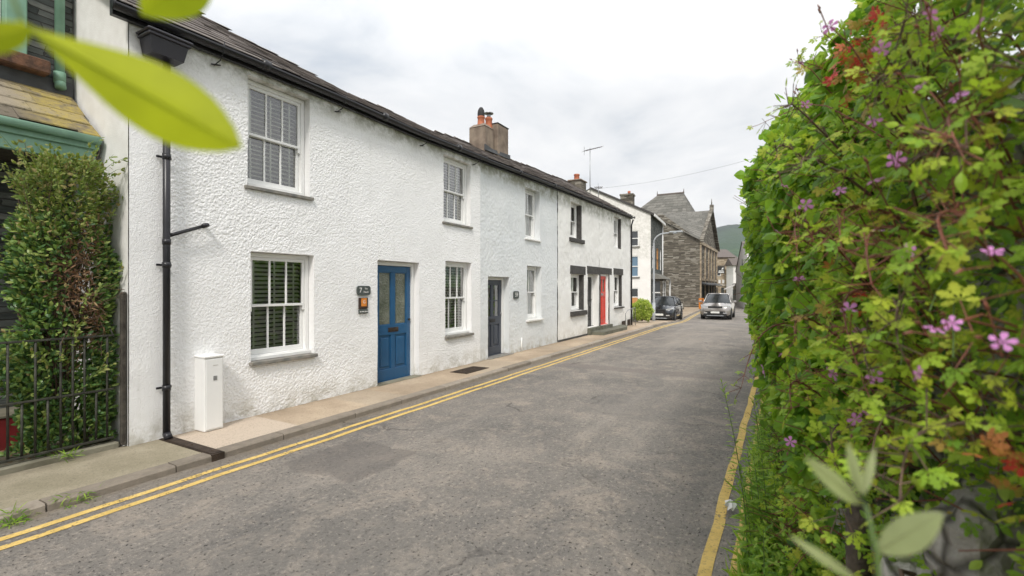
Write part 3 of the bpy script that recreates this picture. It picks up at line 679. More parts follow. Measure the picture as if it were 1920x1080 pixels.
# ---- number seven: white roughcast cottage
H1 = thing('cottage', 'white roughcast cottage with the blue front door, nearest of the terrace', 'house', (2.39, FY, 0))
holes = [(3.66, 4.58, 2.98, 4.40), (3.70, 4.65, .73, 2.17), (7.70, 8.66, 3.01, 4.38), (7.76, 8.69, .71, 2.25), (5.90, 6.96, .05, 2.17)]
V, F = rough_wall(2.39, 9.05, -.25, 4.60, FY, holes, .0090, .0034, .17, smooth_until=2.72, lump=.009)
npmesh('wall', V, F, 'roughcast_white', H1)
back_and_end(H1, 2.39, 9.05, 'white_masonry_paint', end0=True)
mb = MB(); mb.box(2.385, 2.60, 5.85, 5.895, 4.12, 4.40); 
sash_window(H1, 3.665, 4.575, 3.0, 4.395, 6.0, (2, 2), board=False)
sash_window(H1, 3.705, 4.645, .76, 2.165, 6.0, (2, 2), board=True, sill=(.03, .05, .05))
sash_window(H1, 7.705, 8.655, 3.03, 4.375, 6.0, (2, 2))
sash_window(H1, 7.765, 8.685, .73, 2.245, 6.0, (2, 2), board=True, sill=(.03, .05, .05))
panel_door(H1, 5.905, 6.955, .06, 2.165, 6.04, 'blue_paint', dict(top='glass', glass='frosted_glass', mid=.44, slot=.0, hr=1), label='blue panelled door with two frosted upper panes')
mb = MB(); mb.bbox(5.88, 6.98, 5.84, 6.02, .0, .075, .006); mb.build('doorstep', 'patio_concrete', H1)
terrace_roof(H1, 2.30, 9.05, verge0=.05)
gutter(H1, 2.20, 9.03, brackets=(3.25, 5.05, 7.0, 8.75), r=.06)
# rainwater goods: hopper, downpipe, waste arm
dp = MB(); px_ = 2.70; dp.tube([(px_, 5.80, .10), (px_, 5.80, 4.13)], .036, 14)
for z in (.62, 2.2, 1.95, 3.12, 3.9): dp.tube([(px_, 5.80, z-.03), (px_, 5.80, z+.03)], .042, 14)
for z in (.62, 1.95, 3.12): dp.bbox(px_-.075, px_+.075, 5.85, 5.862, z-.012, z+.012, .002)
dp.tube([(px_, 5.80, .13), (px_-.0, 5.75, .075)], .04, 14)
d1 = dp.build('downpipe', 'black_plastic', H1)
h = MB(); x0, x1, y0, y1 = 2.47, 2.83, 5.62, 5.855
h.add([(x0, y0, 4.30), (x1, y0, 4.30), (x1, y1, 4.30), (x0, y1, 4.30), (x0+.03, y0+.03, 4.14), (x1-.03, y0+.03, 4.14), (x1-.03, y1, 4.14), (x0+.03, y1, 4.14)], [(0, 1, 2, 3), (0, 4, 5, 1), (1, 5, 6, 2), (3, 7, 4, 0), (4, 7, 6, 5)])
h.bbox(x0-.022, x1+.022, y0-.022, y1, 4.301, 4.335, .008); h.bbox(x0-.038, x1+.038, y0-.038, y1, 4.3355, 4.365, .01); h.build('hopper', 'hopper_black', d1)
a = MB(); a.tube([(2.73, 5.80, 2.27), (2.80, 5.80, 2.30), (3.10, 5.80, 2.42)], .02, 10); a.tube([(3.07, 5.80, 2.408), (3.12, 5.80, 2.428), (3.125, 5.87, 2.43)], .026, 10); a.build('waste_pipe', 'black_plastic', d1)
# plaques
t = MB(); x0, x1, z0, z1, r = 5.44, 5.72, 1.585, 1.735, .045; pts = []
for cx, cz, a0 in ((x1-r, z1-r, 0), (x0+r, z1-r, 90), (x0+r, z0+r, 180), (x1-r, z0+r, 270)):
    for i in range(6): q = R(a0+i*18); pts.append((cx+r*math.cos(q), 5.862, cz+r*math.sin(q)))
pl = t.prism(pts, (0, .022, 0)).build('name_plaque', 'plaque_slate', H1)
text_mesh('7', .115, .0012, 'lettering_white', pl, (5.505, 5.860, 1.66)); text_mesh('The', .04, .001, 'lettering_white', pl, (5.62, 5.860, 1.688)); text_mesh('Nook', .045, .001, 'lettering_white', pl, (5.62, 5.860, 1.635))
t = MB(); t.bbox(5.475, 5.665, 5.862, 5.884, 1.365, 1.545, .004); bd = t.build('guide_plate', 'brown_board', H1)
t = MB(); t.bbox(5.515, 5.63, 5.855, 5.8615, 1.405, 1.535, .002); t.build('orange_panel', 'orange_plate', bd)
text_mesh('G', .075, .001, 'awning_white', bd, (5.573, 5.8535, 1.475), 'emblem')
t = MB(); t.bbox(5.475, 5.665, 5.860, 5.884, 1.29, 1.355, .004); t.build('rating_strip', 'plaque_slate', bd)
t = MB()
for i in range(5): t.box(5.49+.034*i, 5.51+.034*i, 5.857, 5.8595, 1.312, 1.33)
t.build('rating_marks', 'lettering_white', bd)
# meter box
t = thing('meter_box', 'tall white plastic meter box fixed low on the roughcast wall by the downpipe', 'meter box', (3.13, 5.8, .07))
m = MB(); m.bbox(3.03, 3.245, 5.69, 5.90, .065, .90, .008); m.build('case', 'white_plastic', t)
m = MB(); m.bbox(3.022, 3.253, 5.675, 5.90, .9005, .925, .006); m.build('lid', 'white_plastic', t)
m = MB(); m.bbox(3.045, 3.232, 5.681, 5.6895, .085, .885, .004); m.build('door', 'white_plastic', t)
m = MB(); m.box(3.125, 3.165, 5.677, 5.6805, .64, .69); m.build('latch', 'steel', t)
m = MB(); m.box(3.12, 3.175, 5.6785, 5.6805, .81, .818); m.build('label_strip', 'net_curtain', t)

# ---- pale blue-grey cottage
H2 = thing('cottage', 'pale blue grey rendered cottage with the dark grey half glazed door', 'house', (9.05, FY, 0))
holes = [(11.23, 12.10, 3.0, 4.38), (11.33, 12.20, .82, 2.30), (9.38, 10.38, .05, 1.97)]
V, F = rough_wall(9.051, 13.31, -.25, 4.66, FY+.012, holes, .022, .0032, .19); npmesh('wall', V, F, 'render_pale_blue', H2)
back_and_end(H2, 9.05, 13.31, 'render_pale_blue')
sash_window(H2, 11.235, 12.095, 3.02, 4.375, 6.05, (1, 1), blind='side', sillmat='white_masonry_paint', sill=(.03, .04, .03))
sash_window(H2, 11.335, 12.195, .85, 2.295, 6.05, (1, 1), blind='side', sillmat='white_masonry_paint', sill=(.05, .05, .05))
panel_door(H2, 9.385, 10.375, .07, 1.965, 6.09, 'grey_door_paint', dict(top='glass', glass='window_glass', rows=2, mid=.46, slot=.0, plate='black_paint', bright=1, room=1), label='dark grey door with four glazed panes')
mb = MB(); mb.bbox(9.33, 10.45, 5.80, 6.1, 0, .08, .008); mb.build('doorstep', 'slate_sill', H2)
terrace_roof(H2, 9.05, 13.31); gutter(H2, 9.04, 13.30, mat='black_plastic', brackets=False, r=.05)
mb = MB(); mb.tube([(10.95, 5.86, .06), (10.95, 5.86, .42)], .02, 8); mb.build('cable_pipe', 'white_plastic', H2)
t = MB(); x0, x1, z0, z1, r = 10.56, 10.83, 1.43, 1.62, .05; pts = []
for cx, cz, a0 in ((x1-r, z1-r, 0), (x0+r, z1-r, 90), (x0+r, z0+r, 180), (x1-r, z0+r, 270)):
    for i in range(6): q = R(a0+i*18); pts.append((cx+r*math.cos(q), 5.87, cz+r*math.sin(q)))
pl = t.prism(pts, (0, .022, 0)).build('number_plaque', 'plaque_slate', H2); text_mesh('59', .15, .0015, 'lettering_white', pl, (10.695, 5.867, 1.525))

# ---- two white cottages with black dressings
def dressed(parent, x0, x1, z0, z1, parts_):
    for nm, a, b, c, d, y0, y1 in parts_: m = MB(); m.bbox(a, b, y0, y1, c, d, .006); m.build(nm, 'black_masonry', parent)
H3 = thing('cottage', 'smooth white cottage with black lintels and the narrow charcoal door', 'house', (13.31, FY, 0))
holes = [(14.32, 15.31, 3.32, 4.48), (14.36, 15.52, .95, 2.15), (15.85, 16.93, .31, 2.19)]
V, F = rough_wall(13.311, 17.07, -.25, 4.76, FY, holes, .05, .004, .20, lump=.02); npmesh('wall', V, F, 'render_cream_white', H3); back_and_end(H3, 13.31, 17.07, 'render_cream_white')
sash_window(H3, 14.325, 15.20, 3.33, 4.475, 6.03, (1, 1), blind='side', sillmat=None); sash_window(H3, 14.365, 15.42, .97, 2.145, 6.03, (1, 1), blind='side', sillmat=None)
dressed(H3, 0, 0, 0, 0, [('sill', 14.2, 15.45, 3.19, 3.318, 5.82, 6.05), ('jamb', 15.21, 15.305, 3.325, 4.475, 5.885, 6.12), ('jamb', 15.43, 15.515, .955, 2.145, 5.885, 6.12), ('sill', 14.28, 15.63, .79, .945, 5.80, 6.05), ('lintel', 14.28, 15.63, 2.155, 2.43, 5.862, 5.93), ('lintel', 15.81, 17.068, 2.195, 2.47, 5.862, 5.93), ('plinth', 13.32, 15.82, -.1, .12, 5.862, 5.93)])
panel_door(H3, 15.855, 16.925, .31, 2.185, 6.10, 'charcoal_door_paint', dict(top='panel', mid=.45, plate='black_paint'), fw=.09)
mb = MB(); mb.bbox(15.84, 16.94, 5.78, 6.1, .03, .30, .012); mb.build('doorstep', 'wet_slate_step', H3)
terrace_roof(H3, 13.31, 17.07); gutter(H3, 13.30, 17.06, brackets=False, r=.045)
H4 = thing('cottage', 'smooth white cottage with the bright red door at the far end of the terrace', 'house', (17.07, FY, 0))
holes = [(18.85, 19.88, 3.33, 4.60), (18.88, 20.0, .92, 2.24), (17.20, 18.15, .31, 2.22)]
V, F = rough_wall(17.071, 21.36, -.35, 4.86, FY, holes, .06, .004, .20, lump=.02); npmesh('wall', V, F, 'render_cream_white', H4); back_and_end(H4, 17.07, 21.36, 'render_cream_white', end1=True)
sash_window(H4, 18.855, 19.80, 3.34, 4.595, 6.0, (3, 1), blind='net', sillmat=None); sash_window(H4, 18.885, 19.92, .94, 2.235, 6.0, (1, 1), blind='net', sillmat=None)
dressed(H4, 0, 0, 0, 0, [('jamb', 19.81, 19.875, 3.335, 4.595, 5.885, 6.1), ('jamb', 19.93, 19.995, .925, 2.235, 5.885, 6.1), ('sill', 18.85, 20.1, .86, .915, 5.80, 6.05), ('lintel', 18.8, 20.12, 2.245, 2.50, 5.862, 5.93), ('lintel', 17.072, 18.55, 2.225, 2.47, 5.862, 5.93), ('jamb', 17.08, 17.195, .3, 2.22, 5.862, 5.93), ('jamb', 18.155, 18.26, .3, 2.22, 5.862, 5.93), ('plinth', 18.9, 21.34, -.3, .05, 5.862, 5.93)])
panel_door(H4, 17.205, 18.145, .31, 2.215, 5.97, 'red_door_paint', dict(top='glass', mid=.62, glass='frosted_glass', plate='steel', bright=1, hr=0), label='bright red front door', fw=.06)
mb = MB(); mb.bbox(17.12, 18.3, 5.74, 6.0, .05, .30, .012); mb.build('doorstep', 'wet_slate_step', H4)
mb = MB(); mb.prism([(16.0, 5.78, 0), (16.0, 5.35, 0), (18.7, 5.30, 0), (19.8, 5.60, -.02), (19.8, 5.86, 0), (18.4, 5.86, 0)], (0, 0, .17)); mb.build('landing_slab', 'wet_slate_step', H4)
mb = MB(); mb.box(19.9, 20.5, 5.855, 5.861, -.05, .30); mb.box(20.75, 21.25, 5.855, 5.861, -.05, .32); mb.build('cellar_grille', 'cast_iron_brown', H4)
mb = MB(); mb.tube([(21.32, 5.84, -.1), (21.32, 5.84, 4.5), (21.32, 5.76, 4.75)], .035, 10)
for z in (.4, 1.6, 2.9, 4.0): mb.tube([(21.32, 5.84, z-.03), (21.32, 5.84, z+.03)], .045, 10)
mb.build('downpipe', 'black_plastic', H4)
terrace_roof(H4, 17.07, 21.36, verge1=.12); gutter(H4, 17.06, 21.42, brackets=False, r=.045)
t = MB(); pts = [(19.9, 5.70, .0), (19.9, 5.70, .62), (20.15, 5.68, .76), (21.1, 5.62, .84), (21.15, 5.62, .0)]; t.tube(pts, .016, 8); t.tube([(20.5, 5.66, 0), (20.5, 5.66, .8)], .01, 6); t.tube([(20.8, 5.64, 0), (20.8, 5.64, .82)], .01, 6)
tag(t.build('handrail', 'steel'), 'pale metal handrail at the cellar steps beneath the last cottage window', 'handrail')

# ---- chimneys (parts of the cottages they stand on)
def pots(parent, lst):
    for (x, y, z, r, h, kind) in lst:
        m = MB(); m.lathe((x, y, z), [(r*1.15, 0), (r*1.0, .05), (r*.92, h*.75), (r*1.08, h*.82), (r*1.08, h*.92), (r*.95, h)], 14); p = m.build('chimney_pot', 'terracotta', parent)
        if kind == 'hood': m = MB(); m.lathe((x, y, z+h), [(r*.99, 0), (r*1.0, .10), (r*.85, .2), (r*.45, .28), (.005, .30)], 14); m.build('cowl', 'sooty_black', p)
        if kind == 'cap':
            m = MB(); m.tube([(x, y, z+h-.01), (x, y, z+h+.14)], r*.55, 10); m.lathe((x, y, z+h+.15), [(r*.1, .06), (r*1.35, 0), (r*1.3, -.02)], 14); m.build('cowl', 'steel', p)
ca = MB(); ca.bbox(12.54, 13.10, 8.0, 8.6, 5.6, 6.74, .03); ch = ca.build('chimney', 'render_chimney', H2)
m = MB(); m.add([(12.54, 8.0, 6.741), (13.1, 8.0, 6.741), (13.1, 8.6, 6.741), (12.54, 8.6, 6.741), (12.66, 8.1, 6.86), (12.98, 8.1, 6.86), (12.98, 8.5, 6.86), (12.66, 8.5, 6.86)], [(0, 1, 5, 4), (1, 2, 6, 5), (2, 3, 7, 6), (3, 0, 4, 7), (4, 5, 6, 7)]); m.build('flaunching', 'render_chimney', ch)
pots(ch, [(12.76, 8.28, 6.84, .115, .28, 'hood')])
cb = MB(); cb.bbox(13.15, 13.84, 7.9, 8.35, 5.6, 6.97, .02); ch2 = cb.build('chimney', 'render_chimney', H3); cb = MB(); cb.bbox(13.13, 13.86, 7.88, 8.37, 6.971, 6.995, .008); cb.build('capping', 'lead_flashing', ch2)
pots(ch2, [(13.12, 8.22, 6.84, .115, .34, 'cap')])
m = MB(); m.prism([(12.48, 7.94, 5.96), (13.86, 7.84, 5.96), (13.86, 7.84, 6.10), (12.9, 7.94, 6.08), (12.48, 7.94, 6.14)], (0, .04, 0)); m.build('flashing', 'lead_flashing', ch2)
cc = MB(); cc.bbox(20.65, 21.4, 8.0, 8.6, 5.4, 6.63, .03); ch3 = cc.build('chimney', 'slate_stone_warm', H4); cc = MB(); cc.bbox(20.61, 21.44, 7.96, 8.64, 6.631, 6.70, .02); cc.build('capping', 'render_chimney', ch3); pots(ch3, [(20.95, 8.3, 6.69, .13, .3, '')])
# aerials
def aerial(name, base, h, dirv, n, lab):
    t = thing(name, lab, 'tv aerial', base); b = Vector(base); d = Vector(dirv).normalized(); p = d.cross(Vector((0, 0, 1))).normalized()
    m = MB(); m.tube([b, b+Vector((0, 0, h))], .02, 6); m.build('mast', 'steel', t)
    m = MB(); c = b+Vector((0, 0, h-.08)); m.tube([c-d*.35, c+d*.75], .012, 6)
    for i in range(n): q = c+d*(-.3+1.0*i/(n-1)); L = .26-.012*i; m.tube([q-p*L, q+p*L], .007, 5)
    m.tube([c-d*.35-Vector((0, 0, .2)), c-d*.35+Vector((0, 0, .2))], .007, 5); m.build('antenna', 'cast_iron_brown', t)
aerial('tv_aerial', (21.52, 7.86, 5.9), 2.4, (.9, -.6, .35), 9, 'tall television aerial on its mast beside the stone chimney at the terrace end')
t = ray(1122, 372, 29); aerial('tv_aerial', tuple(t), .75, (1, .3, .1), 6, 'small television aerial low against the white gable')

# ------------------------------------------------------------------ the slate house next door, its porch, garden front
NX = 2.372
N = thing('slate_house', 'dark slate stone house with pale green trims set back behind the railings at the left', 'house', (-1, 7.2, 0))
mb = MB()
wx0, wx1, wz0, wz1 = .75, 1.95, 4.22, 5.9
for (a, b, c, d) in ((-5, wx0, -.2, 8), (wx1, NX, -.2, 8), (wx0, wx1, -.2, wz0), (wx0, wx1, wz1, 8)): mb.box(a, b, 7.2, 7.5, c, d)
mb.build('wall', 'slate_stone_dark', N)
f = MB()
f.bbox(wx0-.02, wx0+.13, 7.13, 7.4, wz0, wz1, .01); f.bbox(wx1-.15, wx1+.02, 7.13, 7.4, wz0, wz1, .01); f.bbox(wx0+.131, wx1-.151, 7.13, 7.4, wz1-.12, wz1, .01); f.bbox(wx0+.131, wx1-.151, 7.13, 7.4, wz0, wz0+.06, .01)
w = f.build('window', 'green_paint', N)
s = MB(); a, b = wx0+.135, wx1-.155
for (c, d, y) in ((wz0+.065, 4.98, 7.25), (4.95, wz1-.125, 7.2)):
    s.bbox(a, a+.07, y, y+.04, c, d, .004); s.bbox(b-.07, b, y, y+.04, c, d, .004); s.bbox(a+.07, b-.07, y, y+.04, c, c+.07, .004); s.bbox(a+.07, b-.07, y, y+.04, d-.06, d, .004)
s.build('sash', 'white_paint', w)
s = MB(); s.quad((a, 7.27, wz0), (b, 7.27, wz0), (b, 7.27, wz1), (a, 7.27, wz1)); s.build('glass', 'window_glass', w)
s = MB()
for i in range(36): q0, q1 = a+(b-a)*i/36, a+(b-a)*(i+1)/36; s.quad((q0, 7.36+.02*(i % 2), wz0), (q1, 7.36+.02*((i+1) % 2), wz0), (q1, 7.36+.02*((i+1) % 2), wz1), (q0, 7.36+.02*(i % 2), wz1))
s.build('curtain', 'net_curtain', w)
s = MB(); s.bbox(.5, 2.13, 7.02, 7.22, 4.05, 4.20, .015); s.build('sill', 'weathered_wood', w)
s = MB(); s.box(-2.0, NX-.005, 7.17, 7.199, 3.88, 4.07); s.build('flashing', 'lead_flashing', N)
dp = MB(); dp.tube([(2.235, 7.13, 4.02), (2.235, 7.13, 8)], .045, 12); dp.tube([(2.235, 7.13, 4.02), (2.235, 7.13, 4.14)], .055, 12); dp.tube([(2.235, 7.13, 4.04), (2.235, 7.10, 3.96)], .05, 12)
dp.build('downpipe', 'green_paint', N)
# porch
pr = MB(); slates(pr, -2.0, NX-.015, lambda x: 3.325+0*x, lambda x: 3.90+0*x, 6.42, 7.16, course=.19, w=(.3, .5), thick=.014, end_jit=.0)
P = pr.build('porch_roof', 'porch_slate', N)
m = MB(); m.quad((-2, 6.45, 3.31), (NX-.02, 6.45, 3.31), (NX-.02, 7.18, 3.875), (-2, 7.18, 3.875)); m.build('roof_boards', 'dark_timber', P)
m = MB(); m.smooth = True; m.tube([(-2, 6.405, 3.285), (NX-.03, 6.405, 3.285)], .042, 12); m.smooth = False; m.bbox(-2, NX-.02, 6.445, 6.47, 3.19, 3.32, .005); m.build('gutter', 'green_paint', P)
m = MB(); m.bbox(-2, NX-.04, 6.475, 6.53, 3.04, 3.20, .008); m.build('fascia', 'green_paint', P)
m = MB(); m.box(-2, NX-.05, 6.54, 7.15, 3.04, 3.06); m.build('ceiling', 'dark_timber', P)
panel_door(N, .35, 1.35, .42, 2.45, 7.17, 'white_paint', dict(top='panel', mid=.45), fw=.08)
m = MB(); m.bbox(-1.5, 2.0, 6.75, 7.19, .03, .40, .01); m.build('doorstep', 'red_step_paint', N)
m = MB(); m.bbox(-1.52, 2.02, 6.74, 7.19, .401, .43, .006); m.build('step_tread', 'patio_concrete', N)
m = MB(); m.bbox(.12, .22, 6.5, 6.6, .1, 3.03, .008); m.build('porch_post', 'green_paint', N)
m = MB(); m.box(-6, NX, 6.02, 7.2, -.1, .085); tag(m.build('patio', 'patio_concrete'), kind='structure')
m = MB(); m.bbox(-6, 2.33, 5.93, 6.06, -.1, .12, .01); tag(m.build('threshold_kerb', 'patio_concrete'), kind='structure')
# railings
t = thing('iron_railings', 'rusty green grey iron railings with two rails across the front garden', 'railings', (1.3, 5.99, .1))
b0 = MB(); b0.bbox(-2.5, 2.30, 5.975, 6.005, 1.205, 1.225, .003); b0.build('top_rail', 'iron_rail', t)
b0 = MB(); b0.bbox(-2.5, 2.30, 6.075, 6.10, 1.30, 1.317, .003); b0.tube([(2.30, 5.99, 1.2), (2.30, 6.09, 1.31)], .008, 6); b0.tube([(.6, 5.99, 1.2), (.6, 6.09, 1.31)], .008, 6); b0.build('top_rail', 'iron_rail', t)
b0 = MB(); b0.bbox(-2.5, 2.30, 5.975, 6.005, .655, .675, .003); b0.build('middle_rail', 'iron_rail', t)
b0 = MB(); b0.bbox(-2.5, 2.30, 5.975, 6.005, .155, .178, .003); b0.build('bottom_rail', 'iron_rail', t)
i = 0; x = 2.245
while x > -2.4:
    tall = i % 2 == 0 or i % 7 == 3; b0 = MB(); b0.tube([(x, 5.99, .165), (x+random.uniform(-.004, .004), 5.99, 1.21 if tall else .665)], .0105, 7); b0.build('bar', 'iron_rail', t); x -= .09; i += 1
m = MB(); m.bbox(2.335, 2.382, 5.905, 5.955, .08, 1.66, .008); tag(m.build('gate_post', 'dark_timber'), 'weathered dark timber post standing against the white cottage corner', 'post')

# ------------------------------------------------------------------ leaves
def unit(a): return a/np.maximum(1e-9, np.linalg.norm(a, axis=-1, keepdims=True))
def T_heart(fold=.25):
    o = [(0, 0), (.16, .36), (.42, .47), (.72, .30), (1.0, 0), (.72, -.30), (.42, -.47), (.16, -.36)]
    V = [(x, y, -abs(y)*fold-.12*x*x) for x, y in o]+[(.45, 0, .02)]
    return np.array(V), np.array([(8, i, (i+1) % 8) for i in range(8)])
def T_oval(w=.26, fold=.3, curl=.25):
    o = [(0, 0), (.25, w*.8), (.55, w), (.82, w*.55), (1, 0), (.82, -w*.55), (.55, -w), (.25, -w*.8)]
    V = [(x, y, -abs(y)*fold-curl*x*x) for x, y in o]+[(.5, 0, -curl*.2)]
    return np.array(V), np.array([(8, i, (i+1) % 8) for i in range(8)])
def T_lobed():
    """divided leaf: five lobed leaflets from one point"""
    V = [(0, 0, 0)]; F = []
    for ang, L in ((0, 1), (42, .88), (-42, .88), (92, .62), (-92, .62)):
        c, s = math.cos(R(ang)), math.sin(R(ang)); st = len(V)
        out_ = [(.28, .05), (.40, .17), (.52, .12), (.62, .26), (.74, .13), (.84, .17), (1.0, 0), (.84, -.17), (.74, -.13), (.62, -.26), (.52, -.12), (.40, -.17), (.28, -.05)]
        for x, y in out_: V.append(((x*c-y*s)*L*.9, (x*s+y*c)*L*.9, -.18*x*x*L-abs(y)*.15))
        F.append((0, st, st+12))
        for i in range(6): F.append((st+i, st+i+1, st+12-i)) if i < 6 else None; 
        for i in range(5): F.append((st+i+1, st+11-i, st+12-i))
        F = [f for f in F if len(set(f)) == 3]
    return np.array(V), np.array(F)
def T_petal5():
    V = [(0, 0, 0)]; F = []
    for i in range(5):
        a = R(72*i); c, s = math.cos(a), math.sin(a); st = len(V)
        for x, y, z in ((.3, .13, .10), (.75, .30, .10), (1.0, .16, .02), (.97, -.16, .02), (.75, -.30, .10), (.3, -.13, .10)): V.append((x*c-y*s, x*s+y*c, z))
        F += [(0, st, st+5), (st, st+1, st+4), (st, st+4, st+5), (st+1, st+2, st+3), (st+1, st+3, st+4)]
    return np.array(V), np.array(F)
def T_ivy():
    o = [(0, 0), (.05, .30), (.25, .52), (.40, .28), (.62, .36), (1.0, 0), (.62, -.36), (.40, -.28), (.25, -.52), (.05, -.30)]
    V = [(x, y, -abs(y)*.2-.1*x*x) for x, y in o]+[(.35, 0, .03)]
    return np.array(V), np.array([(10, i, (i+1) % 10) for i in range(10)])
HEART, OVAL, LANCE, LOBED, PETAL, IVY = T_heart(), T_oval(), T_oval(.11, .3, .35), T_lobed(), T_petal5(), T_ivy()
def scatter(tpl, pos, tip, nrm, size):
    V, F = tpl; pos = np.asarray(pos, float); t = unit(np.asarray(tip, float)); n = np.asarray(nrm, float); n = unit(n-(n*t).sum(-1, keepdims=True)*t); b = np.cross(n, t)
    size = np.broadcast_to(np.asarray(size, float), (len(pos),))
    W = (V[None, :, 0, None]*t[:, None]+V[None, :, 1, None]*b[:, None]+V[None, :, 2, None]*n[:, None])*size[:, None, None]+pos[:, None]
    FF = F[None]+(np.arange(len(pos))*len(V))[:, None, None]
    return W.reshape(-1, 3), FF.reshape(-1, 3)
def join(parts):
    Vs, Fs, o = [], [], 0
    for V, F in parts: Vs.append(V); Fs.append(F+o); o += len(V)
    return np.vstack(Vs), np.vstack(Fs)
def rdir(n, bias, spread): return unit(np.asarray(bias, float)+rng.normal(0, spread, (n, 3)))

# ---- shrub behind the railings
t = thing('climbing_shrub', 'dense dark evergreen shrub with a brown dead patch behind the iron railings', 'shrub', (1.95, 6.6, .1))
def shrub_pts(n, rad=1.0):
    P = []
    while len(P) < n:
        z = rng.uniform(.12, 3.0); h = (z-.1)/2.9
        cx = 2.0+.03*math.sin(z*5); wx = .40*(.80+.3*math.sin(min(1, h*1.1)*math.pi*.8+.3))*(1 if h < .88 else max(.2, 1-(h-.88)*4))
        wx *= 1+.14*math.sin(z*7+1)+.08*math.sin(z*17); a = rng.uniform(0, 2*math.pi); r = rng.uniform(.30, 1.0)**.5*rad*(1+.10*math.sin(a*5+z*6))
        x = cx+wx*r*math.cos(a); y = 6.24+.27*r*math.sin(a)
        if x > (2.35 if z < 1.75 else 2.43) or y < (6.03 if z < 1.5 else 5.9): continue
        P.append((x, y, z))
    return np.array(P)
P = shrub_pts(13000); cen = np.array([1.98, 6.42, 0]); o = P-cen; o[:, 2] = .35; dead = (((P[:, 0]-2.06-.05*np.sin(P[:, 2]*6))/.17)**2+((P[:, 2]-1.65)/.62)**2 < rng.uniform(.15, 1.7, len(P))) & (P[:, 1] < 6.3)
top = (P[:, 2] > 2.25+rng.normal(0, .25, len(P))) | (rng.random(len(P)) < .06)
for nm, mask, mat, tp, sz in (('foliage', ~dead & ~top, 'leaf_shrub', OVAL, (.045, .075)), ('new_growth', top & ~dead, 'leaf_shrub_tip', OVAL, (.03, .055))):
    q = P[mask]; n = len(q); V, F = scatter(tp, q, unit(o[mask])+rng.normal(0, .55, (n, 3)), rdir(n, (-.3, -.6, .7), .5), rng.uniform(*sz, n)); npmesh(nm, V, F, mat, t)
q = P[dead]; n = len(q); V, F = scatter(LANCE, q, rng.normal(0, 1, (n, 3)), rng.normal(0, 1, (n, 3)), rng.uniform(.04, .09, n)); npmesh('dead_patch', V, F, 'leaf_dead', t)
LP, LT, shoots = [], [], MB()
for i in range(75):
    z = rng.uniform(.8, 2.95)*(1 if i % 3 else 1); z = z if i % 2 else rng.uniform(2.4, 2.95); a = rng.uniform(3.3, 6.2); b0_ = Vector((2.0+.36*math.cos(a), 6.2+.22*math.sin(a), z)); d_ = Vector((.7*math.cos(a), .5*math.sin(a), rng.uniform(.3, 1.3))).normalized(); L_ = rng.uniform(.12, .34)
    tip_ = b0_+d_*L_
    if tip_.x > 2.42: continue
    shoots.tube([b0_, b0_.lerp(tip_, .5)+Vector((0, 0, .02)), tip_], [.003, .002, .001], 4, False)
    for j in range(int(L_*60)): f_ = rng.random(); LP.append(tuple(b0_.lerp(tip_, f_))); LT.append(tuple((d_+Vector(rng.normal(0, .7, 3))).normalized()))
shoots.build('shoots', 'stem_green', t); n = len(LP); V, F = scatter(OVAL, LP, LT, rdir(n, (-.3, -.5, .7), .5), rng.uniform(.025, .055, n)); npmesh('shoot_leaves', V, F, 'leaf_shrub_tip', t)
mb = MB()
for i in range(60):
    x, y = rng.uniform(1.75, 2.15), rng.uniform(6.4, 6.6); p = [Vector((x, y, rng.uniform(.1, 1.2)))]; tgt = Vector((rng.uniform(1.6, 2.38), rng.uniform(5.98, 6.3), rng.uniform(1.2, 3.15)))
    mb.tube([p[0], p[0].lerp(tgt, .5)+Vector((rng.normal(0, .08), rng.normal(0, .05), .1)), tgt], [.008, .005, .002], 5, False)
for i in range(160):
    a = Vector((rng.uniform(1.9, 2.22), rng.uniform(5.98, 6.15), rng.uniform(1.05, 2.2))); b = a+Vector(rng.normal(0, .09, 3)); mb.tube([a, (a+b)/2+Vector(rng.normal(0, .02, 3)), b], .0022, 4, False)
mb.build('branches', 'stem_brown', t)
V, F = scatter(OVAL, np.c_[rng.uniform(1.2, 2.3, 260), rng.uniform(6.1, 6.7, 260), np.full(260, .093)], rng.normal(0, 1, (260, 3))*(1, 1, .15), rdir(260, (0, 0, 1), .25), rng.uniform(.03, .06, 260)); tag(npmesh('fallen_leaves', V, F, 'leaf_dead'), kind='stuff', label='dry brown leaves fallen on the patio below the shrub', cat='leaves')

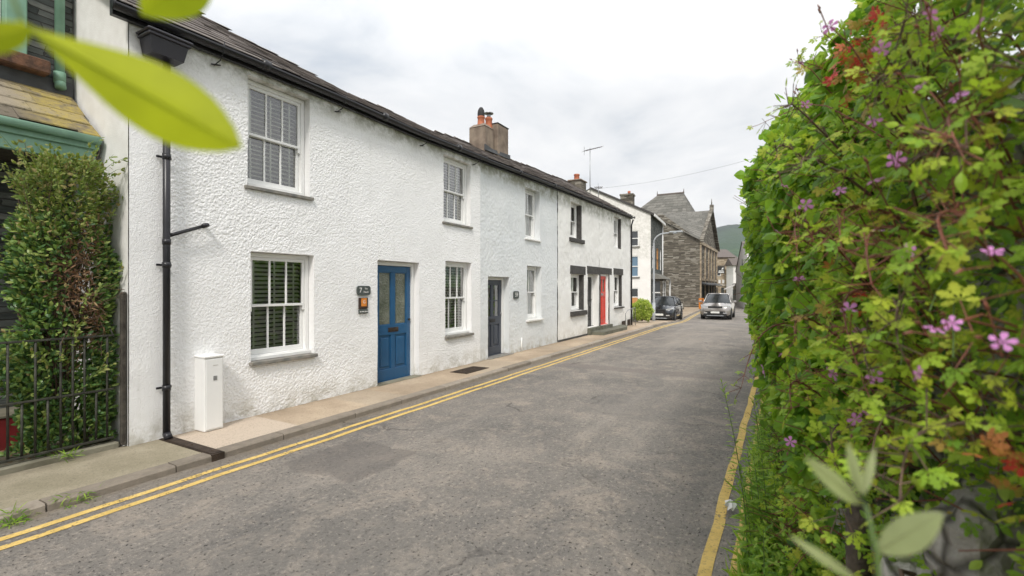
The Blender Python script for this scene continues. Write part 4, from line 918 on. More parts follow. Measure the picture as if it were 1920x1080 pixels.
# ------------------------------------------------------------------ bank and hedge on the right
YS = [(0, -.62), (.8, -.42), (1.2, -.33), (1.6, -.245), (2, -.17), (2.5, -.08), (3, .0), (3.5, .08), (4, .14), (4.6, .19), (5.2, .215), (6, .24), (8, .30), (11, .36), (13, .34), (16, .3)]
ZT = [(0, 3.15), (1.0, 3.1), (1.8, 3.02), (2.4, 3.0), (3, 2.98), (4, 3.0), (4.6, 2.98), (5.2, 2.95), (7, 3.0), (11, 3.1), (13, 2.7), (15, 1.8)]
def yv(x, z):
    b = lerp_tab(YS, x); zt = lerp_tab(ZT, x); top = max(0, z-(zt-.75))/.75
    low = sm(1.0, .1, z)
    y = b-.30*top*top*min(1, x/3+.25)
    q = max(0, math.sin(x*7.3+2.1*math.sin(z*3.3)+.6)*math.sin(z*6.1+1.7*math.sin(x*4.1)))
    y -= .13*q*min(1, x/3)-.03
    y += .035*math.sin(x*5+z*3.1)+.03*math.sin(z*6.3-x*2.2)
    y += .07*sm(1.95, 2.4, z)*sm(3.4, 4.4, x)-.03*sm(4, 5, x)
    y -= .10*sm(.3, .9, z)*sm(1.6, 1.0, z)*sm(2.2, 4, x)               # undercut below the ivy
    tgt = .12 if x > 2.2 else .12-.5*(2.2-x)
    return y*(1-low)+min(y, tgt)*low if x > 4 else y*(1-low)+max(y, min(.12, y+.25))*low
# garden wall of rough stone behind the plants: real displaced face
def bank():
    xs = np.arange(-.4, 26, .055); zs = np.arange(-.3, 2.76, .055); V = []
    X, Z = np.meshgrid(xs, zs, indexing='ij'); n1 = vnoise(X, Z*1.6, .32, 11); n2 = vnoise(X, Z, .12, 12); n3 = vnoise(X, Z, .06, 13)
    Yb = np.array([lerp_tab(YS, x) if x < 6 else .33 for x in xs]); Yb = np.where(xs < 15, Yb, .3+np.array([off(x) for x in xs]))
    Y = Yb[:, None]-.30+.16*(n1-.5)+.06*n2+.03*n3-.05*Z
    Y = Y+np.clip(.35*(1.15-Z), 0, .2)*((X < 1.9)[...])*.6
    zt = np.where(xs < 13, 2.3, 1.6)[:, None]; Zc = np.minimum(Z, zt+.12*n1)
    G = np.array([gz(x) for x in xs])[:, None]
    V = np.stack([X, Y, Zc+G], -1).reshape(-1, 3); I = np.arange(X.size).reshape(X.shape); F = np.stack([I[:-1, :-1], I[:-1, 1:], I[1:, 1:], I[1:, :-1]], -1).reshape(-1, 4)
    B = V.copy(); B[:, 1] -= .5; st = len(V); V2 = np.vstack([V, B]); top = []
    j = len(zs)-1
    for i in range(len(xs)-1): top.append((I[i, j], st+I[i, j], st+I[i+1, j], I[i+1, j]))
    F2 = np.vstack([F, F[:, ::-1]+st, np.array(top)]); e = [(I[0, k], st+I[0, k], st+I[0, k+1], I[0, k+1]) for k in range(len(zs)-1)]
    return V2, np.vstack([F2, np.array(e)])
V, F = bank(); tag(npmesh('garden_wall', V, F, 'garden_stone'), 'rough grey stone garden wall under the overhanging plants on the right', 'wall')

def surf_pts(n, x0, x1, z0=.05, z1=None, inmax=.3, p=2.0, xpow=1.0):
    P = np.empty((n, 3)); i = 0
    while i < n:
        x = x0+(x1-x0)*rng.random()**xpow; zt = lerp_tab(ZT, x); a = z0; b = zt if z1 is None else min(z1, zt)
        if b <= a: continue
        z = rng.uniform(a, b); clump = .5+.5*math.sin(x*9.1+z*4.3)*math.sin(z*8.7-x*3.9)
        d = inmax*rng.random()**p; y = yv(x, z)-d+.05*clump-.02
        P[i] = (x, y, z+gz(x)); i += 1
    return P
def out_n(P):       # outward direction of the hedge face
    n = np.zeros_like(P); n[:, 1] = 1; n[:, 0] = -.35; n[:, 2] = np.where(P[:, 2] > 2.4, .9, .25); return unit(n)
H = thing('ivy_hedge', 'tall mass of bright green ivy hanging over the stone wall on the right', 'hedge', (5, -.1, 0))
P = surf_pts(13000, 2.3, 7.5, .9, inmax=.42, p=1.5, xpow=1.3); n = len(P); droop = rdir(n, (-.25, .35, -.9), .45)
V, F = scatter(HEART, P, droop, out_n(P)+rng.normal(0, .55, (n, 3)), rng.uniform(.05, .095, n)); npmesh('leaves', V, F, 'leaf_ivy', H)
P = surf_pts(5200, 7.3, 14.5, .1, inmax=.5, p=1.3); n = len(P)
V, F = scatter(HEART, P, rdir(n, (-.25, .35, -.9), .45), out_n(P)+rng.normal(0, .55, (n, 3)), rng.uniform(.08, .13, n)); npmesh('far_leaves', V, F, 'leaf_ivy', H)
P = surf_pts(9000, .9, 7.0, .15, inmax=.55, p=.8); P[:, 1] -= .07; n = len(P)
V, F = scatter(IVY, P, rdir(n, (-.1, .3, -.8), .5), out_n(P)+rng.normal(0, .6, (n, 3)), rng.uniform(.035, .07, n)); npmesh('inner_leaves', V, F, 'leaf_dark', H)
# top fringe: leaves standing out against the sky
P = surf_pts(1500, 3.4, 7, 2.3, inmax=.2, p=1); P[:, 1] += rng.uniform(-.1, .07, 1500); P[:, 2] += rng.uniform(-.1, .16, 1500); n = len(P)
V, F = scatter(HEART, P, rdir(n, (-.5, .3, .2), .7), rdir(n, (-.2, .5, .7), .5), rng.uniform(.045, .085, n)); npmesh('top_leaves', V, F, 'leaf_ivy', H)
P = surf_pts(1100, 3.2, 6.0, .8, inmax=.05, p=1); P[:, 1] += .05*rng.random(1100)**2-.01; n = len(P)
V, F = scatter(HEART, P, rdir(n, (-.4, .4, -.5), .6), rdir(n, (-.4, .6, .5), .6), rng.uniform(.04, .085, n)); npmesh('hanging_leaves', V, F, 'leaf_ivy', H)
mb = MB()
for i in range(70):
    x = rng.uniform(3.2, 8); z = rng.uniform(1.2, 2.9); y = yv(x, z); a = Vector((x+.25, y-.2, z+rng.uniform(-.1, .2))); b = Vector((x-rng.uniform(0, .3), y+rng.uniform(.0, .06), z-rng.uniform(.1, .5)))
    mb.tube([a, a.lerp(b, .5)+Vector((0, .06, .05)), b], [.004, .003, .002], 5, False)
mb.build('stems', 'stem_green', H)
# fine mixed growth: small leaved plant layer
H2_ = thing('mixed_hedge_plants', 'tangled small leaved plants covering the near stretch of wall on the right', 'hedge', (2, -.3, 0))
P = surf_pts(14000, .72, 4.2, .15, inmax=.26, p=1.6, xpow=1.5); n = len(P)
V, F = scatter(OVAL, P, rdir(n, (-.2, .5, .1), .7), rdir(n, (-.2, .4, .6), .6), rng.uniform(.016, .036, n)); npmesh('small_leaves', V, F, 'leaf_weed', H2_)
P = surf_pts(4600, .72, 3.3, .5, inmax=.2, p=1.4, xpow=1.5); n = len(P)
V, F = scatter(LOBED, P, rdir(n, (-.3, .6, .0), .6), rdir(n, (-.3, .35, .8), .5), rng.uniform(.02, .048, n)); npmesh('lobed_leaves', V, F, 'leaf_robert', H2_)
P = surf_pts(1400, 1.8, 4.6, .9, inmax=.16, p=1.4); n = len(P)
V, F = scatter(IVY, P, rdir(n, (-.3, .5, -.4), .6), out_n(P)+rng.normal(0, .5, (n, 3)), rng.uniform(.04, .08, n)); npmesh('ivy_leaves', V, F, 'leaf_ivy', H2_)
mb = MB()
for i in range(620):
    x = rng.uniform(.8, 4.2); z = rng.uniform(.35, 2.75); y = yv(x, z); a = Vector((x+rng.uniform(-.05, .2), y-.12, z-rng.uniform(-.05, .15))); b = a+Vector((rng.uniform(-.35, .05), rng.uniform(.08, .2), rng.uniform(-.12, .2)))
    mb.tube([a, a.lerp(b, .5)+Vector((0, .0, rng.uniform(-.03, .05))), b], [.0026, .002, .0012], 4, False)
mb.build('twigs', 'stem_red', H2_)
mb = MB()
for (x, z) in ((.86, 2.1), (1.0, 1.2), (1.5, 1.0), (1.2, .95), (2.1, 1.9), (1.7, 2.2), (1.05, 1.95)):
    y = yv(x, z); mb.tube([(x+.2, y-.22, z-.25), (x+.1, y-.08, z-.1), (x, y+.0, z), (x-.1, y+.05, z+.05), (x-.25, y+.05, z+.02)], [.009, .008, .007, .005, .003], 7)
mb.build('old_stems', 'stem_brown', H2_)

SPR = [(1560, 250), (1600, 330), (1520, 300), (1700, 200), (1760, 130), (1660, 400), (1720, 440), (1560, 440), (1820, 300), (1880, 420), (1800, 560), (1640, 560), (1560, 620), (1700, 660), (1840, 700), (1760, 780), (1640, 820), (1540, 740), (1880, 220), (1480, 620), (1860, 820), (1690, 880), (1600, 480), (1750, 340), (1840, 90)]
_h = ['at the very top', 'high up', 'at mid height', 'low down', 'at the bottom']
def spray(px, py, lab):
    c = hit(px, py, .03); t = thing('arching_spray', lab, 'plant', tuple(c), 0, 'arching leafy sprays standing out of the hedge')
    dist = (c-Vector((0, 0, EYE))).length; Ln = .14*dist+.1; d = Vector((-.75, .35+rng.normal(0, .15), rng.uniform(-.25, .55))).normalized(); n = 12
    sp = [c-d*Ln*.35+d*Ln*1.2*i/n+Vector((0, .05*math.sin(i/n*3.1), -.35*Ln*(i/n)**2+.12*Ln*math.sin(i/n*3.1))) for i in range(n+1)]
    m = MB(); m.tube(sp, [.0042-.003*i/n for i in range(n+1)], 6, False); LP, LT = [], []
    for i in range(2, n+1):
        for q in range(3):
            e_ = (d*.3+Vector(rng.normal(0, .7, 3))).normalized(); p = sp[i]+e_*rng.uniform(.02, .07); m.tube([sp[i], p], .0012, 4, False); LP.append(tuple(p)); LT.append(tuple(e_))
    m.build('stem', 'stem_red' if rng.random() < .6 else 'stem_brown', t); q = len(LP); V, F = scatter(LOBED if rng.random() < .75 else OVAL, LP, LT, rdir(q, (-.4, .3, .8), .35), rng.uniform(.016, .038, q)); npmesh('leaves', V, F, 'leaf_robert', t)

# flowering geraniums, each a plant with stems, leaves and flowers
FL = [(1557, 50), (1499, 118), (1512, 195), (1652, 92), (1745, 25), (1757, 62), (1832, 48), (1725, 160), (1640, 225), (1641, 340), (1650, 433), (1498, 522), (1592, 580), (1612, 620), (1785, 607),
      (1750, 618), (1430, 695), (1634, 775), (1603, 785), (1385, 888), (1467, 663), (1640, 707), (1482, 828), (1471, 348), (1575, 358), (1511, 385), (1680, 300), (1800, 180), (1880, 640), (1700, 470), (1560, 700), (1862, 470), (1460, 437), (1720, 700)]
def hit(px, py, lift=.07):
    u = (px-960)/900; best = None
    for i in range(60, 900):
        t_ = i*.01; p = ray(px, py, t_)
        if p.y <= yv(p.x, max(.05, min(p.z, lerp_tab(ZT, p.x))))+lift and p.x > .3: return p
    return ray(px, py, 3.0)
pts = [hit(*f, lift=.155) for f in FL]; left = list(range(len(pts))); groups = []
while left:
    i = left.pop(0); g_ = [i]
    for j in list(left):
        if (pts[j]-pts[i]).length < .45 and len(g_) < 4: g_.append(j); left.remove(j)
    groups.append(g_)
POS = ['above the rest against the sky', 'high up in the right of the hedge', 'at the top edge of the photo', 'in the upper middle of the hedge', 'near the right edge of the photo', 'in the middle of the hedge', 'among the ivy', 'low down in the hedge', 'beside the yellow road line', 'just over the grassy verge']
def qual(p):
    q = [(1760, 'at the right edge of the photo'), (1680, 'right of the middle of the hedge'), (1590, 'in the middle of the hedge'), (1500, 'left of the middle of the hedge'), (0, 'at the road side edge of the hedge')]
    h = [(160, 'very high up'), (300, 'high up'), (450, 'a little above eye level'), (600, 'just below eye level'), (720, 'low down'), (820, 'lower down near the stones'), (2000, 'at the very bottom')]
    return next(s for v, s in h if p[1] < v)+' '+next(s for v, s in q if p[0] >= v)
usp = {}
for (px, py) in SPR:
    q = qual((px, py)); usp[q] = usp.get(q, 0)+1; spray(px, py, 'leafy spray '+q+('' if usp[q] == 1 else ', number %d' % usp[q]))
used = {}
for gi, g_ in enumerate(groups):
    c = sum((pts[i] for i in g_), Vector())/len(g_); base = Vector((c.x+.22, yv(c.x+.22, min(2.6, max(.1, c.z-.15)))-.15, c.z-.28))
    q = qual(FL[g_[0]]); used[q] = used.get(q, 0)+1
    lab = 'pink geranium '+q+(', second there' if used[q] == 2 else ', third there' if used[q] == 3 else '')
    t = thing('geranium_plant', lab, 'flowering plant', tuple(base), 0, 'pink flowered geraniums growing through the hedge')
    st = MB(); LP, LT = [], []
    for i in g_:
        p = pts[i]; m1 = base.lerp(p, .45)+Vector((0, .03, .05)); st.tube([base, m1, base.lerp(p, .8)+Vector((0, .01, .035)), p], [.003, .0024, .0018, .0012], 5, False)
        side = base.lerp(p, .7)
        for k_ in range(9): f_ = rng.uniform(.25, .9); r_ = base.lerp(p, f_); d_ = Vector(rng.normal(0, 1, 3)).normalized(); e_ = r_+d_*.05; st.tube([r_, e_], .001, 4, False); LP.append(e_); LT.append(d_)
        for k_ in range(2):
            d_ = Vector((-.5, .4, .4))+Vector(rng.normal(0, .4, 3)); e_ = p+d_.normalized()*.05; st.tube([p-Vector((0, 0, .02)), e_], .0009, 4, False); st.tube([e_, e_+d_.normalized()*.012], [.003, .001], 5)
    st.build('stems', 'stem_red', t)
    n = len(LP); V, F = scatter(LOBED, [tuple(v) for v in LP], [tuple(v) for v in LT], rdir(n, (-.3, .3, .9), .4), rng.uniform(.022, .045, n)); npmesh('leaves', V, F, 'leaf_robert', t)
    for i in g_:
        dist = (pts[i]-Vector((0, 0, EYE))).length; s = .013+.0055*rng.random()+(.012 if FL[i] == (1430, 695) else 0); s *= 1.15*min(1.0, .35+dist*.42)
        toc = (Vector((0, 0, EYE))-pts[i]).normalized(); nr = toc*.7+Vector(rng.normal(0, .7, 3)); tp_ = Vector(rng.normal(0, 1, 3))
        V, F = scatter(PETAL, [tuple(pts[i])], [tuple(tp_)], [tuple(nr)], s); npmesh('flower', V, F, 'petal_pink', t)
# red and rusty leaf clusters
for (px, py, s, n, lb) in ((1870, 888, .03, 9, 'bright red leaf cluster low down at the right edge of the hedge'), (1600, 110, .03, 26, 'rusty red leaf cluster against the sky near the hedge top'), (1640, 60, .03, 22, 'rusty orange leaf cluster at the top of the hedge below the pink flowers'), (1605, 135, .03, 16, 'small rusty leaf cluster on a stem beside the sky'), (1600, 560, .03, 12, 'orange leaf cluster in the middle of the ivy')):
    c = hit(px, py, .05); P = np.array(c)+rng.normal(0, .035, (n, 3)); V, F = scatter(LOBED, P, rdir(n, (-.4, .5, .1), .6), rdir(n, (-.4, .5, .5), .5), rng.uniform(s*.8, s*1.2, n)); tag(npmesh('red_leaf_cluster', V, F, 'leaf_red'), lb, 'leaves', 'red leaf clusters in the hedge')
# reaching stems with small leaves standing against the sky
for k_, (x0p, y0p, x1p, y1p, tt, lb) in enumerate(((1620, 205, 1497, 116, 1.9, 'long thin stem reaching into the sky below the top of the hedge'), (1640, 200, 1540, 60, 1.85, 'topmost thin leafy stem reaching into the sky'), (1640, 190, 1420, 235, 2.3, 'lowest thin leafy stem reaching left into the sky'), (1560, 200, 1505, 125, 2.0, 'short leafy stem between two longer ones in the sky'))):
    a, b = ray(x0p, y0p, tt*1.05), ray(x1p, y1p, tt); t = thing('wild_geranium', lb, 'plant', tuple(a), 0, 'thin stems reaching out of the hedge into the sky')
    st = MB(); n = 14; pl_ = [a.lerp(b, i/n)+Vector((0, 0, .05*math.sin(i/n*math.pi))) for i in range(n+1)]; st.tube(pl_, [.0032-.0022*i/n for i in range(n+1)], 5, False)
    LP, LT = [], []
    for i in range(3, n+1):
        for q in range(2): d_ = ((b-a).normalized()*.7+Vector(rng.normal(0, .6, 3))).normalized(); e_ = pl_[i]+d_*rng.uniform(.02, .06); st.tube([pl_[i], e_], .0009, 4, False); LP.append(tuple(e_)); LT.append(tuple(d_))
    st.build('stem', 'stem_red', t); n = len(LP); V, F = scatter(LOBED, LP, LT, rdir(n, (-.3, .3, .9), .4), rng.uniform(.016, .03, n)); npmesh('leaves', V, F, 'leaf_robert', t)
# ferns
def fern(px, py, dirs, L, lab):
    c = hit(px, py, .0); t = thing('fern', lab, 'fern', tuple(c), 0, 'ferns growing out of the wall'); 
    for d in dirs:
        d = Vector(d).normalized(); V_, F_ = [], []; P_, T_, S_2 = [], [], []; sp = []
        for i in range(23):
            f_ = i/22; p = c+d*L*f_+Vector((0, 0, -.45*L*f_*f_)); sp.append(p)
        side = d.cross(Vector((0, 0, 1))).normalized(); up = side.cross(d).normalized()
        for i in range(1, 23):
            for sg in (-1, 1): P_.append(tuple(sp[i])); T_.append(tuple(side*sg+d*.35-Vector((0, 0, .15)))); S_2.append(.24*L*(1-i/23)**.7*(.4+.6*min(1, i/4)))
        V, F = scatter(LANCE, P_, T_, [tuple(up)]*len(P_), S_2); fr_ = npmesh('frond', V, F, 'leaf_fern', t); sm_ = MB(); sm_.tube(sp, .0015, 4, False); sm_.build('midrib', 'stem_green', fr_)
fern(1700, 300, [(-.9, .5, .25), (-.3, .8, .3), (.3, .7, .2), (-.9, .3, -.1)], .22, 'fern arching out of the dark gap high in the hedge')
fern(1790, 520, [(-.9, .4, .1), (-.6, .7, .3), (-.8, .2, -.3)], .18, 'fern with narrow fronds in the middle right of the hedge')
fern(1700, 600, [(-.9, .4, .2), (-.4, .8, .1), (-.8, .2, -.2)], .14, 'small fern just left of the lower pink flowers')
# weeds along the verge
def weed(x, y, h, lean, k_, lab, name='leafy_weed', lw=LANCE, ls=.085, mat='leaf_weed', dens=1.0):
    t = thing(name, lab, 'weed', (x, y, 0), 0, 'tall weeds along the verge'); sp = []; n = 12
    for i in range(n+1): f_ = i/n; sp.append(Vector((x+lean[0]*f_*f_, y+lean[1]*f_*f_, gz(x)+h*f_)))
    m = MB(); m.tube(sp, [.0045-.003*i/n for i in range(n+1)], 5, False); m.build('stem', 'stem_green', t); P_, T_ = [], []
    m_ = int(h*85*dens); S2 = []
    for i in range(m_):
        f_ = (i+.5)/m_; q = f_*n; a = int(q); p = sp[a].lerp(sp[min(n, a+1)], q-a); an = i*2.4; P_.append(tuple(p)); T_.append((math.cos(an), math.sin(an), .55-.5*(1-f_)+(.9 if f_ > .9 else 0))); S2.append(ls*(.55+.6*math.sin(math.pi*min(1, f_*1.1+.05)))*rng.uniform(.8, 1.15))
    V, F = scatter(lw, P_, T_, [(0, 0, 1)]*m_, S2); npmesh('leaves', V, F, mat, t)
wx = [ray(1392, 700, 3.2)]
weed(3.02, .16, 1.16, (-.02, .14), 0, 'tallest narrow leaved weed leaning over the yellow line beside a pink flower', ls=.075)
spots = []
for i in range(46):
    x = rng.uniform(2.35, 5.2)**1.0; spots.append((x, .15-.08*(x < 2.8)-.33*rng.random()**1.5))
spots.sort()
for i, (x, y) in enumerate(spots):
    h = rng.uniform(.35, .8); weed(x, y, h, (rng.uniform(-.12, .05), rng.uniform(-.02, .08)), i, 'narrow leaved green weed, one of the crowd growing along the foot of the wall', ls=rng.uniform(.08, .13))
# grass and ground cover on the verge
n = 16000; x = 2.2+9.5*rng.random(n)**1.6; y = np.array([REDGE(a) for a in x])+.25-.55*rng.random(n)**.8; P = np.c_[x, y, np.full(n, .0)]
V, F = scatter(T_oval(.035, .1, .5), P, rdir(n, (-.1, .25, 1), .38), rdir(n, (0, 1, .3), .5), rng.uniform(.06, .28, n)); tag(npmesh('grass', V, F, 'leaf_weed'), 'long grass growing along the verge at the foot of the hedge', 'grass', kind='stuff')
n = 9000; x = 2.0+6*rng.random(n)**1.4; P = np.c_[x, .12-.45*rng.random(n)+.02*np.sin(x*9), .02+.42*rng.random(n)**1.5]; V, F = scatter(OVAL, P, rdir(n, (-.2, .5, .3), .7), rdir(n, (0, .2, 1), .5), rng.uniform(.018, .045, n)); tag(npmesh('ground_cover', V, F, 'leaf_weed'), 'low leafy ground cover on the verge between road and wall', 'ground cover', kind='stuff')
n = 5000; x = 12+14*rng.random(n); P = np.c_[x, [REDGE(a)+.25-.5*rng.random() for a in x], [gz(a)+1.3*rng.random()**1.5 for a in x]]; V, F = scatter(IVY, P, rdir(n, (-.2, .5, .3), .7), rdir(n, (-.3, .6, .6), .5), rng.uniform(.08, .16, n)); tag(npmesh('wall_creeper', V, F, 'leaf_ivy'), 'leafy creeper along the lower wall farther down the street', 'creeper', kind='stuff')
# yellow buttercups
for i, (px, py, tt, lb) in enumerate(((1572, 948, 1.75, 'yellow buttercup highest of three above the dark gap'), (1576, 982, 1.7, 'yellow buttercup in the middle beside the wooden stump'), (1540, 1036, 1.9, 'yellow buttercup lowest at the foot of the hedge'))):
    p = ray(px, py, tt); t = thing('buttercup', lb, 'flower', (p.x, p.y, p.z-.25), 0, 'yellow buttercups at the foot of the hedge'); m = MB(); m.tube([(p.x, p.y-.03, p.z-.25), tuple(p)], .0012, 4, False); m.build('stem', 'stem_green', t)
    V, F = scatter(PETAL, [tuple(p)], [(1, 0, 0)], [(-.5, .2, .8)], .0095); npmesh('petals', V, F, 'petal_yellow', t)
# stump, stone, litter
p0 = ray(1607, 1000, 1.45); m = MB(); m.tube([(p0.x+.02, p0.y-.02, .3), (p0.x, p0.y, 1.0), (p0.x-.01, p0.y, 1.06)], [.038, .03, .026], 9); tag(m.build('tree_stump', 'bark'), 'old grey bare stump low in the hedge beside the blurred sprig', 'stump')
def rock(c, r, seed, lab):
    g_ = np.random.default_rng(seed); m = MB(); nu, nv_ = 18, 12; vs = []; ph = g_.uniform(0, 6, 8)
    for i in range(nv_+1):
        for j in range(nu):
            th_, fi = math.pi*i/nv_, 2*math.pi*j/nu; d = Vector((math.sin(th_)*math.cos(fi), math.sin(th_)*math.sin(fi), math.cos(th_)))
            k2 = 1+.16*math.sin(3*d.x+ph[0])*math.cos(4*d.y+ph[1])+.08*math.sin(9*d.z+ph[2]+4*d.x)+.05*math.sin(13*d.y+ph[3])+.03*math.sin(23*d.x+ph[4]); vs.append(Vector(c)+Vector((d.x*r[0], d.y*r[1], d.z*r[2]))*k2)
    m.add(vs, [(i*nu+j, i*nu+(j+1) % nu, (i+1)*nu+(j+1) % nu, (i+1)*nu+j) for i in range(nv_) for j in range(nu)]); tag(m.build('boulder', 'garden_stone'), lab, 'rock')
rock(tuple(ray(1835, 1030, 1.02)), (.13, .09, .12), 3, 'mossy grey boulder showing through the plants in the bottom right corner')
rock(tuple(ray(1730, 1110, 1.2)), (.14, .08, .1), 5, 'pale grey stone at the bottom edge left of the mossy boulder')
p = Vector((3.95, .335, .03)); m = MB()
for i in range(5):
    a = i*1.3; m.add([p+Vector((.05*math.cos(a), .03*math.sin(a), .01)), p+Vector((.06*math.cos(a+1), .05*math.sin(a+1), .05)), p+Vector((.02, 0, .075)), p+Vector((-.02*math.cos(a), .02, .03))], [(0, 1, 2, 3)])
tag(m.build('crumpled_paper', 'litter'), 'crumpled white scrap of paper lying beside the yellow line', 'litter')

# ---- close, out of focus leaves
def big_leaf(mb_, base, tip, nrm, w, n=14, bend=.1, pw=.9):
    a, b = Vector(base), Vector(tip); d = (b-a); L = d.length; d.normalize(); nn = Vector(nrm); nn = (nn-d*nn.dot(d)).normalized(); s = nn.cross(d); vs = []; fs = []; k2 = 9
    for i in range(n+1):
        f_ = i/n; wd = w*L*max(.0, math.sin(math.pi*f_**pw))**.8
        for j in range(k2): q = (j/(k2-1)*2-1); vs.append(a+d*L*f_+s*wd*q+nn*(-bend*L*f_*f_-.18*wd*abs(q)+.02*wd*math.sin(f_*30)*abs(q)))
    fs = [(i*k2+j, i*k2+j+1, (i+1)*k2+j+1, (i+1)*k2+j) for i in range(n) for j in range(k2-1)]
    P_ = lambda f_, q: a+d*L*f_+s*(w*L*max(.0, math.sin(math.pi*f_**pw))**.8)*q+nn*(-bend*L*f_*f_-.18*w*L*abs(q)*.9+.0012)
    mb_.tube([P_(i/10, 0) for i in range(11)], [L*.012*(1-.09*i) for i in range(11)], 5)
    m0 = mb_.smooth; mb_.smooth = True; mb_.add(vs, fs); mb_.smooth = m0
t = thing('overhanging_branch', 'out of focus lime green leafy twig hanging in close at the top left corner', 'branch', tuple(ray(-150, -200, .26)))
m = MB(); big_leaf(m, ray(40, 45, .245), ray(433, 266, .25), (Vector((0, 0, EYE))-ray(250, 150, .25)), .155, pw=1.5); m.build('leaf', 'leaf_lime', t)
m = MB(); big_leaf(m, ray(395, -70, .27), ray(262, 30, .27), (Vector((0, 0, EYE))-ray(300, 0, .25)), .30); m.build('leaf', 'leaf_lime', t)
m = MB(); big_leaf(m, ray(60, 50, .235), ray(-70, 95, .22), (Vector((0, 0, EYE))-ray(0, 60, .25)), .22); m.build('leaf', 'leaf_lime', t)
m = MB(); m.tube([ray(-150, -200, .26), ray(0, -60, .255), ray(45, 48, .245)], .0012, 6); m.tube([ray(0, -60, .255), ray(250, -120, .27), ray(395, -68, .27)], .0012, 6); m.build('twig', 'stem_green', t)
t = thing('leafy_sprig', 'out of focus pale green sprig rising close to the camera at the bottom right', 'plant', tuple(ray(1655, 1200, .42)))
for bs, tp_, w_ in ((ray(1615, 945, .34), ray(1518, 858, .33), .13), (ray(1645, 1035, .34), ray(1765, 960, .32), .22), (ray(1614, 930, .35), ray(1590, 828, .36), .10), (ray(1618, 930, .36), ray(1640, 838, .37), .08), (ray(1612, 1092, .33), ray(1484, 1003, .34), .07)):
    m = MB(); big_leaf(m, bs, tp_, (Vector((0, 0, EYE))-bs)+Vector((0, 0, .25)), w_, bend=.06); m.build('leaf', 'leaf_sage', t)
m = MB(); m.tube([ray(1655, 1200, .34), ray(1645, 1040, .34), ray(1624, 950, .34), ray(1614, 925, .35)], [.0022, .0018, .0013, .0007], 7); m.build('stem', 'stem_green', t)
# weeds at the kerb on the left
for (x, y, n, lb) in ((1.62, 4.86, 60, 'small green weeds sprouting in the kerb joint at the left'), (1.25, 4.84, 90, 'grass tuft at the foot of the kerb at the left edge'), (1.9, 5.9, 40, 'sparse moss and grass along the foot of the railings')):
    P = np.c_[x+rng.normal(0, .07, n), y+rng.normal(0, .03, n), np.full(n, .01 if y < 5 else .07)]; P[:, 2] += (P[:, 1] > 4.86)*.05
    V, F = scatter(T_oval(.06, .1, .6), P, rdir(n, (0, -.3, .6), .6), rdir(n, (0, 0, 1), .4), rng.uniform(.03, .09, n)); tag(npmesh('grass_tuft', V, F, 'leaf_weed'), lb, 'grass')

# ------------------------------------------------------------------ beyond the terrace
ANG = math.atan(.075)
def far_window(parent, x0, x1, z0, z1, face, plane, mat='white_paint', glass='far_glass', bar=True, depth=.12, sillm=None, board=None):
    """window in a wall of a locally built house; face '-x' or '-y'; plane = wall coordinate"""
    def B(m, a, b, c, d, e, f_): m.box(a, b, c, d, e, f_) if face == '-y' else m.box(c, d, a, b, e, f_)
    f = MB(); b = .07; p0, p1 = plane+.03, plane+depth
    B(f, x0, x0+b, p0, p1, z0, z1); B(f, x1-b, x1, p0, p1, z0, z1); B(f, x0+b, x1-b, p0, p1, z1-b, z1); B(f, x0+b, x1-b, p0, p1, z0, z0+b)
    zm = (z0+z1)/2; B(f, x0+b, x1-b, p0, p1-.02, zm-.035, zm+.035)
    if bar: xm = (x0+x1)/2; B(f, xm-.02, xm+.02, p0+.02, p1-.03, z0+b, zm-.035); B(f, xm-.02, xm+.02, p0+.02, p1-.03, zm+.035, z1-b)
    w = f.build('window', mat, parent); g = MB(); B(g, x0+b, x1-b, p1-.015, p1-.005, z0+b, z1-b); g.build('glass', glass, w)
    if sillm: s = MB(); B(s, x0-.12, x1+.12, plane-.09, plane+.03, z0-.13, z0-.005); s.build('sill', sillm, w)
    if board: s = MB(); B(s, x0+b+.02, x1-b-.02, p0+.01, p0+.05, z0+b, zm-.04); s.build('boarding', board, w)
    return w
def wall_holes(m, a0, a1, b0, b1, holes, face, plane, th=.3):
    """flat wall with openings, thickness th inwards (towards +)"""
    A = sorted({a0, a1, *[h[0] for h in holes], *[h[1] for h in holes]}); Bz = sorted({b0, b1, *[h[2] for h in holes], *[h[3] for h in holes]})
    for p, q in zip(A, A[1:]):
        for r, s in zip(Bz, Bz[1:]):
            cx, cz = (p+q)/2, (r+s)/2
            if any(h[0] < cx < h[1] and h[2] < cz < h[3] for h in holes): continue
            m.box(p, q, plane, plane+th, r, s) if face == '-y' else m.box(plane, plane+th, p, q, r, s)

# tall white gabled house with a dark slate stone front; local x along the street, y away from it
g0 = gz(45)
L0 = Vector((42.5, 9.95, g0)); T = thing('tall_house', 'tall three storey house with a white gable and dark slate stone front beyond the terrace', 'house', tuple(L0), ANG, local=True)
EH, GH, W_, D_ = 8.25-g0-.0, 11.3, 7.0, 10.8
m = MB(); hl = [(.95, 1.95, 4.85-g0-0, 6.15-g0), (.95, 1.95, 2.55-g0+.2, 4.75-g0-.15), (.95, 1.95, -.1-g0+.2, 1.95-g0+.1)]
hl = [(1.05, 1.95, 5.85, 7.25), (1.05, 1.95, 3.15, 5.0), (1.05, 1.95, .55, 2.15)]
wall_holes(m, 0, D_, -.5, EH, hl, '-x', 0); m.prism([(0, 0, EH), (0, D_, EH), (0, D_/2, GH)], (.3, 0, 0)); m.box(W_-.3, W_, 0, D_, -.5, EH); m.prism([(W_-.3, 0, EH), (W_-.3, D_, EH), (W_-.3, D_/2, GH)], (.3, 0, 0)); m.box(.3, W_-.3, D_-.3, D_, -.5, EH)
m.build('gable_wall', 'render_far_white', T)
